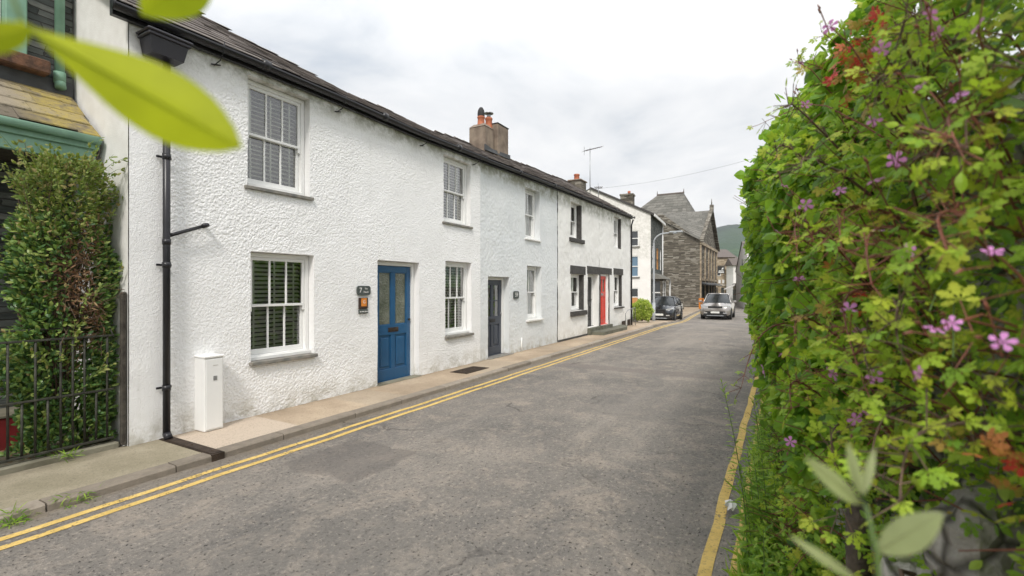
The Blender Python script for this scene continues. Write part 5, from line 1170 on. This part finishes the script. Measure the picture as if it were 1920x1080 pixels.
for (a, b, c, d), gl, bd in zip(hl, ('far_glass', 'blue_far_glass', 'far_glass'), (None, None, 'boarding_orange')): far_window(T, a, b, c, d, '-x', 0, glass=gl, bar=False, sillm='slate_sill', board=bd)
m = MB(); h2 = [(.8, 2.0, 3.9, 5.9), (3.3, 4.5, 3.9, 5.9), (.9, 3.0, .7, 2.7), (4.0, 5.0, .2, 2.6), (5.6, 6.4, 3.9, 5.9)]
wall_holes(m, .31, W_-.01, -.5, EH, h2, '-y', -.012, .28); m.box(-.0, .30, -.014, .0, -.5, EH); m.build('front_wall', 'slate_stone_dark', T)
for i, (a, b, c, d) in enumerate(h2):
    if i == 3: continue
    far_window(T, a, b, c, d, '-y', -.012, mat='boarding_orange' if i == 1 else 'white_paint')
panel = MB(); panel.box(4.0, 5.0, .1, .15, .2, 2.6); panel.build('door', 'black_paint', T)
# bay with a hipped slate hood
m = MB()
for (a, b) in ((.6, .8), (1.85, 2.05), (3.1, 3.3)): m.box(a, b, -.9, -.72, -.4, 2.9)
m.box(.8, 3.1, -.88, -.74, -.4, .75); m.box(.6, .78, -.71, -.013, -.4, .75); m.box(3.12, 3.3, -.71, -.013, -.4, .75); m.box(.6, 3.3, -.9, -.013, 2.75, 2.95); by = m.build('bay', 'slate_stone_warm', T)
m = MB(); m.box(.8, 1.85, -.8, -.78, .75, 2.75); m.box(2.05, 3.1, -.8, -.78, .75, 2.75); m.box(.68, .7, -.7, -.05, .75, 2.75); m.build('glass', 'far_glass', by)
m = MB()
for (a, b) in ((.8, 1.85), (2.05, 3.1)): m.box(a, a+.09, -.86, -.805, .75, 2.75); m.box(b-.09, b, -.86, -.805, .75, 2.75); m.box(a+.09, b-.09, -.86, -.805, 1.7, 1.8); m.box(a+.09, b-.09, -.86, -.805, 2.65, 2.75)
m.box(.62, .68, -.7, -.05, 1.7, 1.8); m.build('window_frame', 'white_paint', by)
m = MB(); m.add([(.35, -1.15, 2.95), (5.4, -1.15, 2.95), (5.4, -.015, 2.95), (.35, -.015, 2.95), (.6, -.3, 3.45), (5.2, -.3, 3.45), (5.2, -.015, 3.45), (.6, -.015, 3.45)], [(0, 1, 5, 4), (1, 2, 6, 5), (3, 0, 4, 7), (4, 5, 6, 7), (0, 3, 2, 1)]); m.build('bay_roof', 'roof_slate_green', T)
m = MB(); m.box(5.2, 5.35, -1.05, -.9, -.4, 2.95); m.build('porch_post', 'white_paint', T)
m = MB(); slates(m, -.1, W_+.1, lambda x: EH-.1, lambda x: GH+.1, -.28, D_/2, course=.4, w=(.4, .7), thick=.02); rf = m.build('roof', 'roof_slate', T)
m = MB(); m.quad((-.1, D_/2, GH+.05), (W_+.1, D_/2, GH+.05), (W_+.1, D_+.3, EH-.2), (-.1, D_+.3, EH-.2)); m.quad((-.1, -.25, EH-.13), (W_+.1, -.25, EH-.13), (W_+.1, D_/2, GH+.04), (-.1, D_/2, GH+.04)); m.build('rear_slope', 'roof_slate', rf)
m = MB(); m.prism([(-.12, -.30, EH-.25), (-.12, -.30, EH-.05), (-.12, D_/2, GH+.16), (-.12, D_/2, GH-.06)], (.10, 0, 0)); m.build('verge', 'black_masonry', rf)
m = MB(); m.box(-.1, W_+.1, -.36, -.27, EH-.3, EH-.08); m.build('fascia', 'white_paint', rf)
m = MB(); m.box(.2, 1.1, 1.6, 2.7, EH+.3, EH+1.75); m.box(.14, 1.16, 1.54, 2.76, EH+1.751, EH+1.9); chm = m.build('chimney', 'slate_stone_warm', rf)
m = MB(); m.tube([(.65, 2.0, EH+1.9), (.65, 2.0, EH+2.2)], .13, 8); m.build('chimney_pot', 'terracotta', T)
m = MB(); m.tube([(W_-.1, -.08, -.3), (W_-.1, -.08, EH-.2)], .06, 8); m.build('downpipe', 'white_paint', T)

# stone chapel hall with street gable and tall slate roof
c0 = ray(1312, 540, 56); CL = Vector((c0.x, c0.y, gz(60))); CH = thing('stone_chapel', 'big brown stone chapel hall with tall pyramid slate roof and street gable', 'chapel', tuple(CL), 0, local=True)
zb = gz(60); e_ = 7.15-zb; W2 = 16.5; D2 = 15
m = MB(); slope_pts = [(0, 0, -.6), (0, 0, e_+.1), (0, 4.2, 10.6-zb), (0, D2, 10.9-zb), (0, D2, -.6)]; m.prism(slope_pts, (.5, 0, 0)); m.box(.5, W2, D2-.4, D2, -.6, e_); m.box(W2-.5, W2, .45, D2-.4, -.6, e_)
m.build('side_wall', 'slate_stone_warm', CH)
m = MB(); hs = [(x, x+.85, 3.6, 6.4) for x in (1.2, 2.5, 4.6, 5.9, 7.4, 8.7, 10.3, 11.6, 13.6, 14.8)]+[(1.0, 7.4, -.2, 2.6), (8.4, 15.2, -.2, 2.6)]
wall_holes(m, -.02, W2, -.6, e_, hs, '-y', -.012, .45); m.prism([(-.02, -.012, e_), (W2, -.012, e_), (W2/2+.6, -.012, 11.9-zb)], (0, .45, 0)); m.build('front_wall', 'slate_stone_warm', CH)
m = MB(); m.box(-.15, W2+.1, -.22, -.013, e_-.35, e_); m.box(-.1, W2+.1, -.16, -.013, 3.2, 3.45)
for x in (.0, 3.75, 7.0, 9.8, 12.9, 15.9): m.box(x, x+.4, -.16, -.013, -.5, e_-.36)
m.build('dressings', 'sandstone_far', CH)
for (a, b, c, d) in hs[:10]: far_window(CH, a, b, c, d, '-y', -.012, mat='slate_stone_warm', bar=True, depth=.3)
for (a, b, c, d) in hs[10:]:
    m = MB(); m.box(a, b, .1, .14, c, d); sf = m.build('shop_window', 'far_glass', CH); m = MB()
    for k_ in range(6): q = a+(b-a)*k_/5; m.box(q-.06, q+.06, -.05, .1, c, d)
    m.box(a, b, -.03, .1, c, c+.45); m.build('shop_frame', 'shop_dark', sf); m = MB(); m.prism([(a-.15, -.9, 2.62), (a-.15, -.9, 2.74), (a-.15, -.02, 3.02), (a-.15, -.02, 2.85)], (b-a+.3, 0, 0)); m.build('canopy', 'lead_flashing', sf)
# roofs
m = MB(); ax = W2/2+.6; gh = 12.0-zb
def slope(m, P0, P1, P2, P3, nrow=16, th=.03, ov=0.0):
    P0, P1, P2, P3 = map(Vector, (P0, P1, P2, P3)); nrm = (P1-P0).cross(P3-P0).normalized()
    for i in range(nrow):
        t0, t1 = i/nrow, min(1, (i+1.1)/nrow); a, b, c, d = P0.lerp(P3, t0), P1.lerp(P2, t0), P1.lerp(P2, t1), P0.lerp(P3, t1); u0 = 0.0; wlen = max(.1, (b-a).length)
        while u0 < 1:
            u1 = min(1, u0+random.uniform(.5, .9)/wlen); q = [a.lerp(b, u0+.002)+nrm*th, a.lerp(b, u1)+nrm*th, d.lerp(c, u1), d.lerp(c, u0+.002)]; m.add(q, [(0, 1, 2, 3)]); m.add([q[0], q[1], q[1]-nrm*th, q[0]-nrm*th], [(0, 3, 2, 1)]); u0 = u1
slope(m, (-.25, 6.0, e_+3.7), (-.25, -.35, e_-.05), (ax, -.35, gh), (ax, 9.0, gh))
slope(m, (W2+.2, -.35, e_-.05), (W2+.2, 9, e_-.05), (ax, 9, gh), (ax, -.35, gh))
r1 = m.build('roof', 'roof_slate_green', CH)
m = MB(); m.prism([(-.3, -.45, e_-.1), (-.3, -.45, e_+.2), (ax, -.45, gh+.25), (ax, -.45, gh-.1)], (0, .42, 0)); m.prism([(W2+.3, -.45, e_-.1), (ax+.01, -.45, gh-.1), (ax+.01, -.45, gh+.25), (W2+.3, -.45, e_+.2)], (0, .42, 0))
m.box(ax-.2, ax+.2, -.5, -.02, gh+.1, gh+.7); m.tube([(ax, -.25, gh+.7), (ax, -.25, gh+1.5)], [.08, .03], 6); m.build('gable_coping', 'slate_stone_warm', r1)
inv = Matrix.Translation(CL).inverted(); A = inv @ ray(1282, 362, 75); B_ = inv @ ray(1244, 374, 81)
bh = 10.6-zb+.6; m = MB(); x0, x1 = A.x-8.5, A.x+5.0; y0, y1 = A.y-3.5, B_.y+6; zt_ = A.z
B_.z = zt_; B_.x = A.x
slope(m, (x0, y1, bh-1.5), (x0, y0, bh-1.5), (A.x, A.y, zt_), (A.x, B_.y, zt_), 14); slope(m, (x0, y0, bh-1.5), (x1, y0, bh-1.5), (A.x+.01, A.y, zt_), (A.x, A.y, zt_), 14)
slope(m, (x1, y0, bh-1.5), (x1, y1, bh-1.5), (A.x, B_.y, zt_), (A.x, A.y, zt_), 14); slope(m, (x1, y1, bh-1.5), (x0, y1, bh-1.5), (A.x, B_.y, zt_), (A.x+.01, B_.y, zt_), 14)
r2 = m.build('tall_roof', 'roof_slate_green', CH)
m = MB(); m.box(A.x-.12, A.x+.12, A.y, B_.y, zt_-.02, zt_+.18); m.tube([(A.x, A.y, zt_), (A.x, A.y, zt_+.7)], [.10, .03], 6); m.tube([(A.x, B_.y, zt_), (A.x, B_.y, zt_+.7)], [.10, .03], 6); m.build('finials', 'ridge_tile', r2)
m = MB(); m.box(x0+.3, x1-.3, y0+.3, y1-.3, e_-1, bh-1.3); m.build('upper_wall', 'slate_stone_warm', CH)

# far end of the street: stone block with pub sign, cream and white shops
def px_block(name, lab, x0p, x1p, ytop, t_, depth, mat, roof=None, rh=1.8, roofmat='roof_slate', cat='building'):
    a = ray(x0p, 540, t_); b = ray(x1p, 540, t_); d = (b-a); L = d.length; ang = math.atan2(d.y, d.x); H_ = EYE+(540-ytop)/900*t_-gz(90)
    t = thing(name, lab, cat, (a.x, a.y, gz(90)), ang, local=True)   # local +x to the right in the photo, -y... towards the camera is -y side of the facade
    m = MB(); m.box(0, L, 0, depth, -.5, H_); m.build('wall', mat, t)
    m = MB(); m.prism([(-.3, -.4, H_-.05), (-.3, depth/2, H_+rh), (-.3, depth+.4, H_-.05)], (L+.6, 0, 0)); m.build('roof', roofmat, t)
    return t, L, H_
def fw(t, L, x, z, w, h, mat='white_paint'):
    m = MB(); 
    for (a, b, c, d) in ((x, x+.1, z, z+h), (x+w-.1, x+w, z, z+h), (x+.1, x+w-.1, z, z+.1), (x+.1, x+w-.1, z+h-.1, z+h), (x+.1, x+w-.1, z+h/2-.04, z+h/2+.04)): m.box(a, b, -.06, -.002, c, d)
    f = m.build('window', mat, t); m = MB(); m.box(x+.1, x+w-.1, -.03, -.003, z+.1, z+h-.1); m.build('glass', 'far_glass', f)
t, L, H_ = px_block('stone_inn', 'brown stone building with a black hanging sign at the far end of the street', 1338, 1378, 482, 96, 9, 'sandstone_far', rh=1.9)
for x in (.5, 2.6): fw(t, L, x, 3.6+1.1, .9, 1.3)
m = MB(); m.box(0, L, -.14, -.003, 2.7, 3.1); m.build('fascia_board', 'shop_cream', t)
for x in (.3, 1.5, 2.5): 
    m = MB(); m.box(x, x+.55, -.08, -.003, .1, 2.4); m.build('shop_window', 'shop_dark', t)
m = MB()
for x in (.2, .95, 1.7): m.box(x, x+.4, -.12, -.003, 3.25, 3.95)
m.build('white_panels', 'white_paint', t)
sg = ray(1352, 506, 84); ts = thing('hanging_sign', 'black hanging shop sign with white emblem and lettering far down the street', 'sign', tuple(sg), math.atan2((ray(1360, 540, 84)-ray(1350, 540, 84)).y, (ray(1360, 540, 84)-ray(1350, 540, 84)).x), local=True)
m = MB(); m.box(-.62, .62, -.04, .04, -.66, .66); m.build('board', 'black_paint', ts); m = MB(); m.box(-.5, .5, -.05, -.041, -.5, -.3); m.box(-.42, .42, -.05, -.041, -.22, -.1); m.prism([(.02, -.05, .05), (.35, -.05, .1), (.4, -.05, .45), (.15, -.05, .3)], (0, .009, 0)); m.build('emblem', 'lettering_white', ts)
m = MB(); m.box(-3.2, .7, -.03, .03, .7, .78); m.build('bracket', 'black_paint', ts)
t, L, H_ = px_block('stone_shop', 'pale tan stone building beside the hanging sign at the street end', 1366, 1381, 486, 104, 8, 'sandstone_far', rh=1.2, roofmat='roof_slate_green'); fw(t, L, .5, 5.2, .8, 1.4)
t, L, H_ = px_block('white_shop', 'small white rendered shop between the tan building and the white gable', 1375, 1392, 497, 92, 3, 'render_far_white', rh=1.4); fw(t, L, .9, 3.9, .8, 1.6, 'black_paint'); fw(t, L, .4, .4, 1.5, 1.9, 'shop_dark')
# lean-to shop with awning on the right pavement
a = ray(1381, 540, 67); a2_ = ray(1367, 540, 90); t = thing('awning_shop', 'low brown shop front with sloping white awning on the right of the far street', 'shop', (a.x, a.y, gz(66)), math.atan2(a2_.y-a.y, a2_.x-a.x), local=True)
m = MB(); m.box(0, 10, -5, 0, -.3, 3.0); m.build('wall', 'sandstone_far', t); m = MB(); m.prism([(-.2, .1, 2.9), (-.2, -5, 4.4), (-.2, -5, 4.2), (-.2, .1, 2.75)], (10.4, 0, 0)); m.build('roof', 'roof_slate', t)
m = MB(); m.prism([(1.5, .0, 2.9), (1.5, 1.5, 2.15), (1.5, 1.5, 2.05), (1.5, .0, 2.7)], (4, 0, 0)); m.build('awning', 'awning_white', t)
for x in (.4, 3, 6, 8.2): m = MB(); m.box(x, x+1.5, .003, .05, .3, 2.1); m.build('shop_window', 'shop_dark', t)
# white gabled building on the right
a = ray(1407, 540, 50); a2_ = ray(1380, 540, 64); t = thing('white_gabled_building', 'white building with a steep gable and pointed window on the right of the far street', 'building', (a.x, a.y, gz(68)), math.atan2(a2_.y-a.y, a2_.x-a.x), local=True)
WG, eg, ag = (a2_-a).length, 4.7, 7.7; m = MB(); m.prism([(0, 0, -.5), (WG, 0, -.5), (WG, 0, eg), (WG/2, 0, ag), (0, 0, eg)], (0, -.4, 0)); m.box(0, .3, -12, -.4, -.5, eg); m.box(WG-.3, WG, -12, -.4, -.5, eg); m.build('wall', 'render_far_white', t)
m = MB(); slope(m, (-.35, .08, eg-.3), (-.35, -12, eg-.3), (WG/2, -12, ag+.15), (WG/2, .08, ag+.15), 12); slope(m, (WG+.35, -12, eg-.3), (WG+.35, .08, eg-.3), (WG/2, .08, ag+.15), (WG/2, -12, ag+.15), 12); m.build('roof', 'roof_slate', t)
m = MB(); m.prism([(WG/2-.7, .003, 2.6), (WG/2+.7, .003, 2.6), (WG/2+.7, .003, 4.6), (WG/2, .003, 5.8), (WG/2-.7, .003, 4.6)], (0, .04, 0)); m.build('pointed_window', 'far_glass', t)
# terraces closing the view between and behind
for (lab, x0p, x1p, yt, t_, mt) in (('grey roofed house in the distance behind the stone inn', 1335, 1352, 486, 125, 'slate_stone_warm'), ('cream house with low roof in the far distance above the shops', 1364, 1392, 494, 135, 'shop_cream')):
    px_block('distant_house', lab, x0p, x1p, yt, t_, 8, mt, rh=2.2)

# low white garden wall with dark hedge and red railings before the chapel
cg = CL; t = thing('garden_front_wall', 'low white garden wall with brick piers in front of the stone chapel', 'wall', (ray(1258,540,41).x, ray(1258,540,41).y, gz(43)), ANG-.02, local=True)
m = MB(); m.box(0, 8.2, 0, .25, -.3, .62); m.build('wall', 'white_masonry_paint', t); m = MB(); m.box(-.05, 8.3, -.04, .29, .621, .72); m.build('coping', 'dark_timber', t)
for x in (-.35, 8.3): m = MB(); m.box(x, x+.42, -.08, .34, -.3, 1.35); m.box(x-.04, x+.46, -.12, .38, 1.351, 1.45); m.build('pier', 'slate_stone_warm', t)
t = thing('garden_railings', 'dark red painted timber railings behind the low white wall', 'railings', (ray(1258,540,41.5).x, ray(1258,540,41.5).y+.5, gz(43)), ANG-.02, local=True)
m = MB(); m.box(0, 7.6, 0, .05, .3, .5); m.box(0, 7.6, 0, .05, 1.2, 1.32)
for i in range(50): m.box(.15*i, .15*i+.1, .051, .07, .2, 1.4)
m.build('pales', 'dark_timber', t)
# bush, low wall
def leafball(name, c, r, n, size, mat, lab, cat, tpl=OVAL, inner='stem_brown', zcut=-.9):
    t = thing(name, lab, cat, (c[0], c[1], c[2]-r[2])); d = unit(rng.normal(0, 1, (n, 3))); rr = (.55+.45*rng.random(n)**.6)*(1+.12*np.sin(d[:, 0]*5+1)*np.cos(d[:, 2]*6)+.08*np.sin(d[:, 1]*9)); P = np.array(c)+d*np.array(r)*rr[:, None]; P = P[d[:, 2] > zcut]; d = d[d[:, 2] > zcut]
    V, F = scatter(tpl, P, d+rng.normal(0, .6, d.shape), d*.4+rng.normal(0, .5, d.shape)+(0, 0, .5), rng.uniform(*size, len(P))); npmesh('foliage', V, F, mat, t)
    m = MB(); 
    for i in range(7): a = rng.uniform(0, 6.28); m.tube([(c[0], c[1], c[2]-r[2]), (c[0]+.2*r[0]*math.cos(a), c[1]+.2*r[1]*math.sin(a), c[2]-.4*r[2]), (c[0]+.6*r[0]*math.cos(a), c[1]+.6*r[1]*math.sin(a), c[2]+.3*r[2])], [.03, .02, .008], 5)
    m.build('stems', inner, t); return t
cb_ = ray(1204, 580, 24.2); leafball('golden_shrub', (cb_.x, cb_.y, .56), (.50, .52, .52), 7000, (.06, .10), 'leaf_bush_gold', 'round golden green variegated shrub at the end of the terrace', 'shrub')
m = MB(); b1 = ray(1226, 590, 25.2); m.prism([(22.3, 6.95, -.4), (25.2, 6.55, -.4), (25.2, 6.55, .18), (23.6, 6.8, .30), (22.3, 6.95, .3)], (0, .35, 0)); tag(m.build('low_stone_wall', 'garden_stone'), 'low dry stone wall under the golden shrub', 'wall')
# lamp post
lp = ray(1226, 605, 27.3); lx, ly = lp.x, lp.y; lz = gz(lx); tp_z = EYE+(540-437)/900*27.3; t = thing('street_lamp', 'tall grey street lamp with a curved arm reaching over the road', 'street lamp', (lx, ly, lz))
m = MB(); m.tube([(lx, ly, lz-.2), (lx, ly, lz+1.1)], .085, 12); m.tube([(lx, ly, lz+1.1), (lx, ly, tp_z-.55)], [.06, .05], 12, False)
arc = [(lx+.02*i/8, ly-.62*(1-math.cos(R(90*i/8))), tp_z-.55+.5*math.sin(R(90*i/8))) for i in range(9)]; m.tube(arc+[(lx+.05, ly-.9, tp_z-.03)], .042, 10); m.build('pole', 'lamp_grey', t)
m = MB(); m.smooth = True; m.lathe((lx+.05, ly-1.15, tp_z-.06), [(.01, -.05), (.1, -.045), (.14, 0), (.1, .05), (.01, .07)], 14); m.smooth = False; m.bbox(lx-.08, lx+.18, ly-1.55, ly-.85, tp_z-.05, tp_z+.05, .03); m.build('lamp_head', 'lamp_grey', t)
# overhead wire and its pole
wp_ = ray(1480, 290, 19); a = Vector((21.3, 8.1, 6.3)); m = MB(); pts_ = []
bb = ray(1412, 291, 20.5); far_ = Vector((18.6, -.6, 6.45))
for i in range(13): f_ = i/12; q = a.lerp(far_, f_); q.z -= .25*math.sin(math.pi*f_); pts_.append(q)
m.tube(pts_, .0035, 4); tag(m.build('overhead_wire', 'sooty_black'), 'thin black overhead wire crossing the sky above the street', 'wire')
t = thing('telegraph_pole', 'tall wooden telegraph pole standing behind the hedge on the right', 'pole', (far_.x, -.6, 0)); m = MB(); m.tube([(far_.x, -.6, -.3), (far_.x, -.6, 6.5)], [.13, .09], 10); m.build('shaft', 'bark', t)
# orange board by the shop
ob = ray(1315, 573, 50); t = thing('display_board', 'orange display stand outside the chapel shop front behind the silver car', 'display board', (ob.x, ob.y, gz(ob.x)), ANG-.6, local=True)
m = MB(); m.box(-.35, .35, -.05, .05, .1, 1.2)
m.build('panel', 'orange_board', t); m = MB(); m.box(-.2, -.05, -.07, -.051, .3, 1.0); m.box(.08, .2, -.07, -.051, .5, 1.1); m.box(-.32, -.26, -.05, .05, -.05, .1); m.box(.26, .32, -.05, .05, -.05, .1); m.build('stripes', 'brown_board', t)

# ------------------------------------------------------------------ cars (local: +x forwards, origin on the ground at the centre)
def loft(m, st, close=True):
    """stations of (x, [(y, z)...]) half sections from bottom centre to top centre, mirrored"""
    rings = []
    for x, pr_ in st: rings.append([(x, y, z) for y, z in pr_]+[(x, -y, z) for y, z in pr_[::-1]])
    n = len(rings[0]); vs = [p for r in rings for p in r]; fs = [(i*n+j, (i+1)*n+j, (i+1)*n+(j+1) % n, i*n+(j+1) % n) for i in range(len(rings)-1) for j in range(n)]
    fs += [tuple(range(n)), tuple((len(rings)-1)*n+j for j in range(n))[::-1]]; o = m.smooth; m.smooth = True; m.add(vs, fs); m.smooth = o
def car(name, lab, loc, rz, L, W, H, belt, hood, paint, wheel_r, gc, suv=True):
    t = thing(name, lab, 'car', loc, rz, local=True); w = W/2; f = L/2
    def sec(k, zb, zs, tw=.92): return [(0, zb), (w*k*.88, zb), (w*k*.985, zb+.10), (w*k, (zb+zs)/2), (w*k*.985, zs-.10), (w*k*tw, zs-.01), (w*k*.6, zs+.015), (0, zs+.025)]
    m = MB(); loft(m, [(-f, sec(.80, gc+.15, belt-.18)), (-f+.06, sec(.9, gc+.04, belt-.06)), (-f+.4, sec(.985, gc, belt)), (-f*.3, sec(1, gc, belt)), (f*.30, sec(1, gc, belt-.02)), (f*.42, sec(1, gc, belt-.03)), (f*.62, sec(.99, gc, hood)), (f-.32, sec(.965, gc, hood-.07)), (f-.10, sec(.90, gc+.02, hood-.15, .86)), (f, sec(.80, gc+.08, hood-.26, .8))]); m.build('body', paint, t)
    g = MB(); r0, r1 = w*.93, w*.73; zt = H
    def gs(x, k, zt_, yb=None): return [(0, belt-.03), (w*.93*k, belt-.03), (w*.91*k, belt+.02), ((w*.93+(w*.72-w*.93)*((zt_-belt)/(H-belt)))*k, zt_-.04), (w*.55*k, zt_), (0, zt_+.012)]
    loft(g, [(-f+.12, gs(0, .86, belt+.02)), (-f+.48, gs(0, .95, H-.10)), (-f+.9, gs(0, 1, H-.02)), (-.1, gs(0, 1, H)), (f*.10, gs(0, 1, H-.03)), (f*.44, gs(0, .98, belt+.03))]); g.build('windows', 'car_glass', t)
    m = MB(); rt = [(-f+.46, .93, H-.095), (-f+.9, 1, H-.012), (-.1, 1, H+.008), (f*.10, 1, H-.02)]
    loft(m, [(x, [(0, z-.02), (w*.69*k, z-.03), (w*.735*k, z-.045), (w*.70*k, z-.005), (w*.5*k, z+.02), (0, z+.03)]) for x, k, z in rt])
    for s in (-1, 1):
        m.tube([(f*.10, s*w*.72, H-.05), (f*.43, s*w*.905, belt+.01)], .035, 6); m.tube([(-f+.46, s*w*.69, H-.13), (-f+.14, s*w*.82, belt+.0)], .06, 6); m.tube([(-.25, s*w*.745, H-.05), (-.30, s*w*.925, belt)], .03, 6)
    m.build('roof', paint, t)
    for sx in (f*.63, -f*.60):
        for s in (-1, 1):
            y = s*(w-.10); m = MB(); seg = 22
            vs = []; 
            for yy, rr in ((-.11, wheel_r*.9), (-.095, wheel_r), (.095, wheel_r), (.11, wheel_r*.9), (.10, wheel_r*.66)):
                for j in range(seg): a = 2*math.pi*j/seg; vs.append((sx+rr*math.cos(a), y+yy*s, wheel_r+rr*math.sin(a)))
            m.smooth = True; m.add(vs, [(i*seg+j, i*seg+(j+1) % seg, (i+1)*seg+(j+1) % seg, (i+1)*seg+j) for i in range(4) for j in range(seg)]); wh = m.build('wheel', 'tyre', t)
            m = MB(); m.tube([(sx, y+s*.03, wheel_r), (sx, y+s*.06, wheel_r)], wheel_r*.64, 20); 
            for j in range(5):
                a = 2*math.pi*j/5; m.tube([(sx, y+s*.09, wheel_r), (sx+wheel_r*.62*math.cos(a), y+s*.085, wheel_r+wheel_r*.62*math.sin(a))], .028, 5)
            m.build('rim', 'car_rim', wh)
            m = MB(); n = 14; vs = []
            for j in range(n+1):
                a = math.pi*j/n; 
                for rr in (wheel_r*1.04, wheel_r*1.22): vs.append((sx+rr*math.cos(a), s*(w+.006), wheel_r+rr*math.sin(a)))
            m.add(vs, [(2*j, 2*j+1, 2*j+3, 2*j+2) for j in range(n)]); m.tube([(sx, s*(w-.22), wheel_r), (sx, s*(w+.003), wheel_r)], wheel_r*1.05, 20); m.build('wheel_arch', 'car_plastic', t)
    for s in (-1, 1):
        m = MB(); zl = hood-.21; m.add([(f-.03, s*w*.50, zl+.05), (f-.03, s*w*.50, zl-.03), (f-.13, s*w*.80, zl-.05), (f-.12, s*w*.80, zl+.10), (f-.42, s*w*.955, zl+.13), (f-.40, s*w*.965, zl+.0),
               (f+.005, s*w*.50, zl+.045), (f+.005, s*w*.50, zl-.025), (f-.085, s*w*.81, zl-.045), (f-.085, s*w*.81, zl+.095), (f-.40, s*w*.985, zl+.12), (f-.38, s*w*.985, zl+.0)], [(6, 7, 8, 9), (9, 8, 11, 10), (0, 6, 9, 3), (1, 2, 8, 7), (3, 9, 10, 4), (2, 5, 11, 8), (0, 1, 7, 6)]); m.build('headlight', 'headlamp', t)
        m = MB(); m.smooth = True; m.add(*[[], []]); m.smooth = False; m.bbox(f*.30, f*.30+.12, s*(w+.14)-.09, s*(w+.14)+.09, belt+.03, belt+.17, .03); m.tube([(f*.32, s*w*.93, belt+.03), (f*.32, s*(w+.08), belt+.06)], .02, 5); m.build('mirror', paint if suv else 'car_plastic', t)
        m = MB(); m.box(f-.03, f+.012, s*w*.62-.1, s*w*.62+.1, gc+.16, gc+.22); m.build('fog_light', 'headlamp', t)
    m = MB(); m.bbox(f-.06, f+.012, -w*.47, w*.47, hood-.30, hood-.17, .015); 
    m.build('grille', 'car_plastic', t)
    m = MB(); m.prism([(f-.04, -w*.78, gc+.05), (f-.04, -w*.62, gc+.30), (f-.04, w*.62, gc+.30), (f-.04, w*.78, gc+.05), (f-.04, w*.7, gc-.03), (f-.04, -w*.7, gc-.03)], (.05, 0, 0)); m.build('bumper_grille', 'car_plastic', t)
    m = MB(); m.bbox(f-.01, f+.03, -.26, .26, gc+.17, gc+.285, .005); m.build('number_plate', 'number_plate', t)
    m = MB(); m.bbox(f-.03, f+.022, -w*.55, w*.55, gc-.0, gc+.035, .01); m.build('skid_plate', 'lamp_grey', t)
    m = MB(); m.bbox(-f+.05, f*.9, -w*.9, w*.9, gc-.08, gc+.05, .03); m.build('underbody', 'car_plastic', t)
    return t
sc = ray(1343, 575, 31.5); s_a = math.pi+ANG-.06
car('silver_suv', 'silver grey suv driving towards the camera down the middle of the street', (sc.x+1.7, sc.y+.05, gz(31.5)), s_a, 4.4, 1.86, 1.66, 1.04, 1.04, 'suv_paint', .35, .24)
dc = ray(1243, 582, 29.3); car('dark_hatchback', 'small dark blue hatchback parked on the forecourt behind the street lamp', (dc.x+1.1, dc.y+.1, gz(30)), math.pi+.02, 3.9, 1.66, 1.46, .93, .93, 'dark_car_paint', .31, .2, False)

# ------------------------------------------------------------------ hills
def hills():
    xs = np.linspace(500, 4200, 130); ys = np.linspace(-2600, 4200, 200); X, Y = np.meshgrid(xs, ys, indexing='ij'); n = vnoise(X, Y, 900, 31)*.6+vnoise(X, Y, 380, 32)*.25+vnoise(X, Y, 150, 33)*.12+vnoise(X, Y, 60, 34)*.05
    r = np.clip((X-700)/1300, 0, 1); r = r*r*(3-2*r); u = ((X*S_-Y*C_)/np.maximum(1, X*C_+Y*S_))
    prof = np.interp(u, [-.9, .1, .36, .42, .46, .50, .60, .8, 1.3], [60, 90, 165, 245, 268, 245, 200, 240, 120]); Z = r*prof*(.72+.45*n)+(n-.5)*10
    V = np.stack([X, Y, Z-6], -1).reshape(-1, 3); I = np.arange(X.size).reshape(X.shape); F = np.stack([I[:-1, :-1], I[1:, :-1], I[1:, 1:], I[:-1, 1:]], -1).reshape(-1, 4); o = npmesh('hills', V, F, 'hill_ground', smooth=True); tag(o, kind='structure')
hills()
# air between here and the fells
k = NT('haze_air'); k.t.nodes.remove(k.b); pv = k.n('ShaderNodeVolumePrincipled'); pv.inputs['Color'].default_value = (.93, .965, 1, 1); pv.inputs['Density'].default_value = .00017; pv.inputs['Anisotropy'].default_value = .2; k.l(pv.outputs[0], k.out.inputs['Volume'])
mb = MB(); mb.box(-1000, 4400, -2900, 4400, -30, 460); tag(mb.build('haze', 'haze_air'), kind='stuff')
